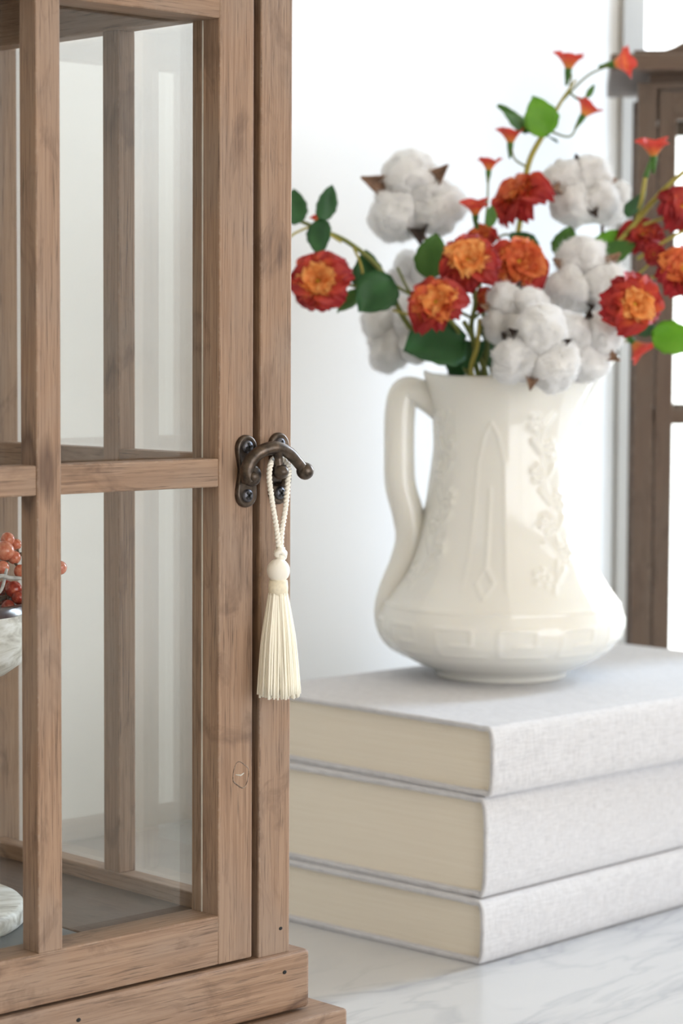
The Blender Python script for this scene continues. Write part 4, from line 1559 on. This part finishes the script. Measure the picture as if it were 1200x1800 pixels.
def cotton(label, pos, R, facing, path, roll, nl=4, seed=0, husk_len=1.0, dark=0, squash=1.0):
    rnd = random.Random(seed)
    s = empty('cotton_stem', path[0])
    tag(s, label, 'cotton', 'cotton bolls in the cream jug')
    B = Vector(path[0])
    e1, e2, n = frame_of(facing)
    # e1 to the right of the picture, so that roll turns the boll as seen
    e1 = (CR - n * CR.dot(n)).normalized()
    e2 = n.cross(e1)
    tube('stem', spline([p - B for p in path] + [pos - n * R * 0.4 - B], 8), [.0017, .0015, .0013], TWIG, s, 7)
    for k in range(nl):
        a = roll + 2 * math.pi * k / nl
        rad = e1 * math.cos(a) + e2 * math.sin(a)
        c = pos - B + rad * R * 0.50 + n * R * 0.10
        o = link('cotton_lock', LOCKS[(k + seed) % 4], None, s)
        ax = (rad + n * 0.35).normalized()
        x = ax
        y = n.cross(ax).normalized()
        z = x.cross(y)
        sx, sy, sz = R * 0.62 * rnd.uniform(.94, 1.08), R * 0.58 * rnd.uniform(.94, 1.08), R * 0.58 * squash
        o.matrix_local = Matrix(((x.x * sx, y.x * sy, z.x * sz, c.x), (x.y * sx, y.y * sy, z.y * sz, c.y), (x.z * sx, y.z * sy, z.z * sz, c.z), (0, 0, 0, 1)))
        a2 = a + math.pi / nl
        rad2 = e1 * math.cos(a2) + e2 * math.sin(a2)
        h = link('husk', HUSKS[(k + dark) % 2 if dark < 2 else 1], None, s)
        y = (rad2 * 0.84 + n * 0.46).normalized()
        z = (n - y * n.dot(y)).normalized()
        x = y.cross(z)
        L = R * 1.22 * husk_len * rnd.uniform(0.9, 1.1)
        f0 = pos - B - n * R * 0.22 + rad2 * R * 0.05
        o2 = f0
        h.matrix_local = Matrix(((x.x * L, y.x * L, z.x * L, o2.x), (x.y * L, y.y * L, z.y * L, o2.y), (x.z * L, y.z * L, z.z * L, o2.z), (0, 0, 0, 1)))
    return s


def cpath(dx, dy, *pts):
    return [foot(dx * 1.12, dy * 1.12), neck(dx, dy)] + [at(*p) for p in pts]


cotton('large cotton boll with pointed brown husks, standing above the jug handle', at(727, 352, 1.53), mm(82), cam_dir(-0.1, 0.05, 1), cpath(-0.012, 0.030, (792, 560, 1.575), (750, 430, 1.582)), math.radians(100), 3, 1, 1.10)
cotton('cotton boll in a dark split husk beside the orange side-on bloom', at(1018, 338, 1.54), mm(66), cam_dir(0.25, 0.35, 1), cpath(0.016, 0.022, (965, 540, 1.56), (1005, 420, 1.56)), math.radians(60), 4, 2, 1.0, 1)
cotton('cotton boll next to the window casing, behind the split-husk boll', at(1062, 350, 1.58), mm(46), cam_dir(0.3, 0.1, 1), cpath(0.024, 0.026, (1010, 540, 1.58), (1055, 430, 1.60)), math.radians(20), 4, 3, 0.8, 1)
cotton('big smooth cotton boll between the rust bloom and the crimson and gold bloom', at(1028, 497, 1.49), mm(78), cam_dir(0.05, 0.35, 1), cpath(0.020, -0.008, (965, 600, 1.500), (1008, 545, 1.512)), math.radians(95), 3, 4, 0.85, 0)
cotton('cotton boll at the middle of the jug mouth beside the thick stems', at(905, 556, 1.443), mm(56, 1.443), cam_dir(-0.25, 0.2, 1), cpath(0.006, -0.016, (902, 612, 1.476)), math.radians(30), 4, 5, 0.95, 1)
cotton('low cotton boll hanging over the front rim of the jug', at(944, 620, 1.416), mm(75, 1.416), cam_dir(-0.1, -0.05, 1), cpath(0.012, -0.027, (925, 630, 1.450)), math.radians(80), 3, 6, 0.85, 1)
cotton('cotton boll drooping over the spout of the jug', at(1027, 603, 1.441), mm(67, 1.45), cam_dir(0.2, -0.05, 1), cpath(0.028, -0.020, (1010, 625, 1.474)), math.radians(150), 3, 7, 0.95, 1)
cotton('cotton boll low behind the jug handle, under the dark leaves', at(702, 585, 1.525), mm(66), cam_dir(-0.35, 0.0, 1), cpath(-0.033, 0.000, (775, 622, 1.525)), math.radians(60), 4, 8, 0.7, 0)
cotton('half hidden cotton boll behind the bare side shoots', at(722, 492, 1.56), mm(48), cam_dir(-0.3, 0.2, 1), cpath(-0.026, 0.012, (775, 582, 1.550)), math.radians(10), 4, 9, 0.6, 0)
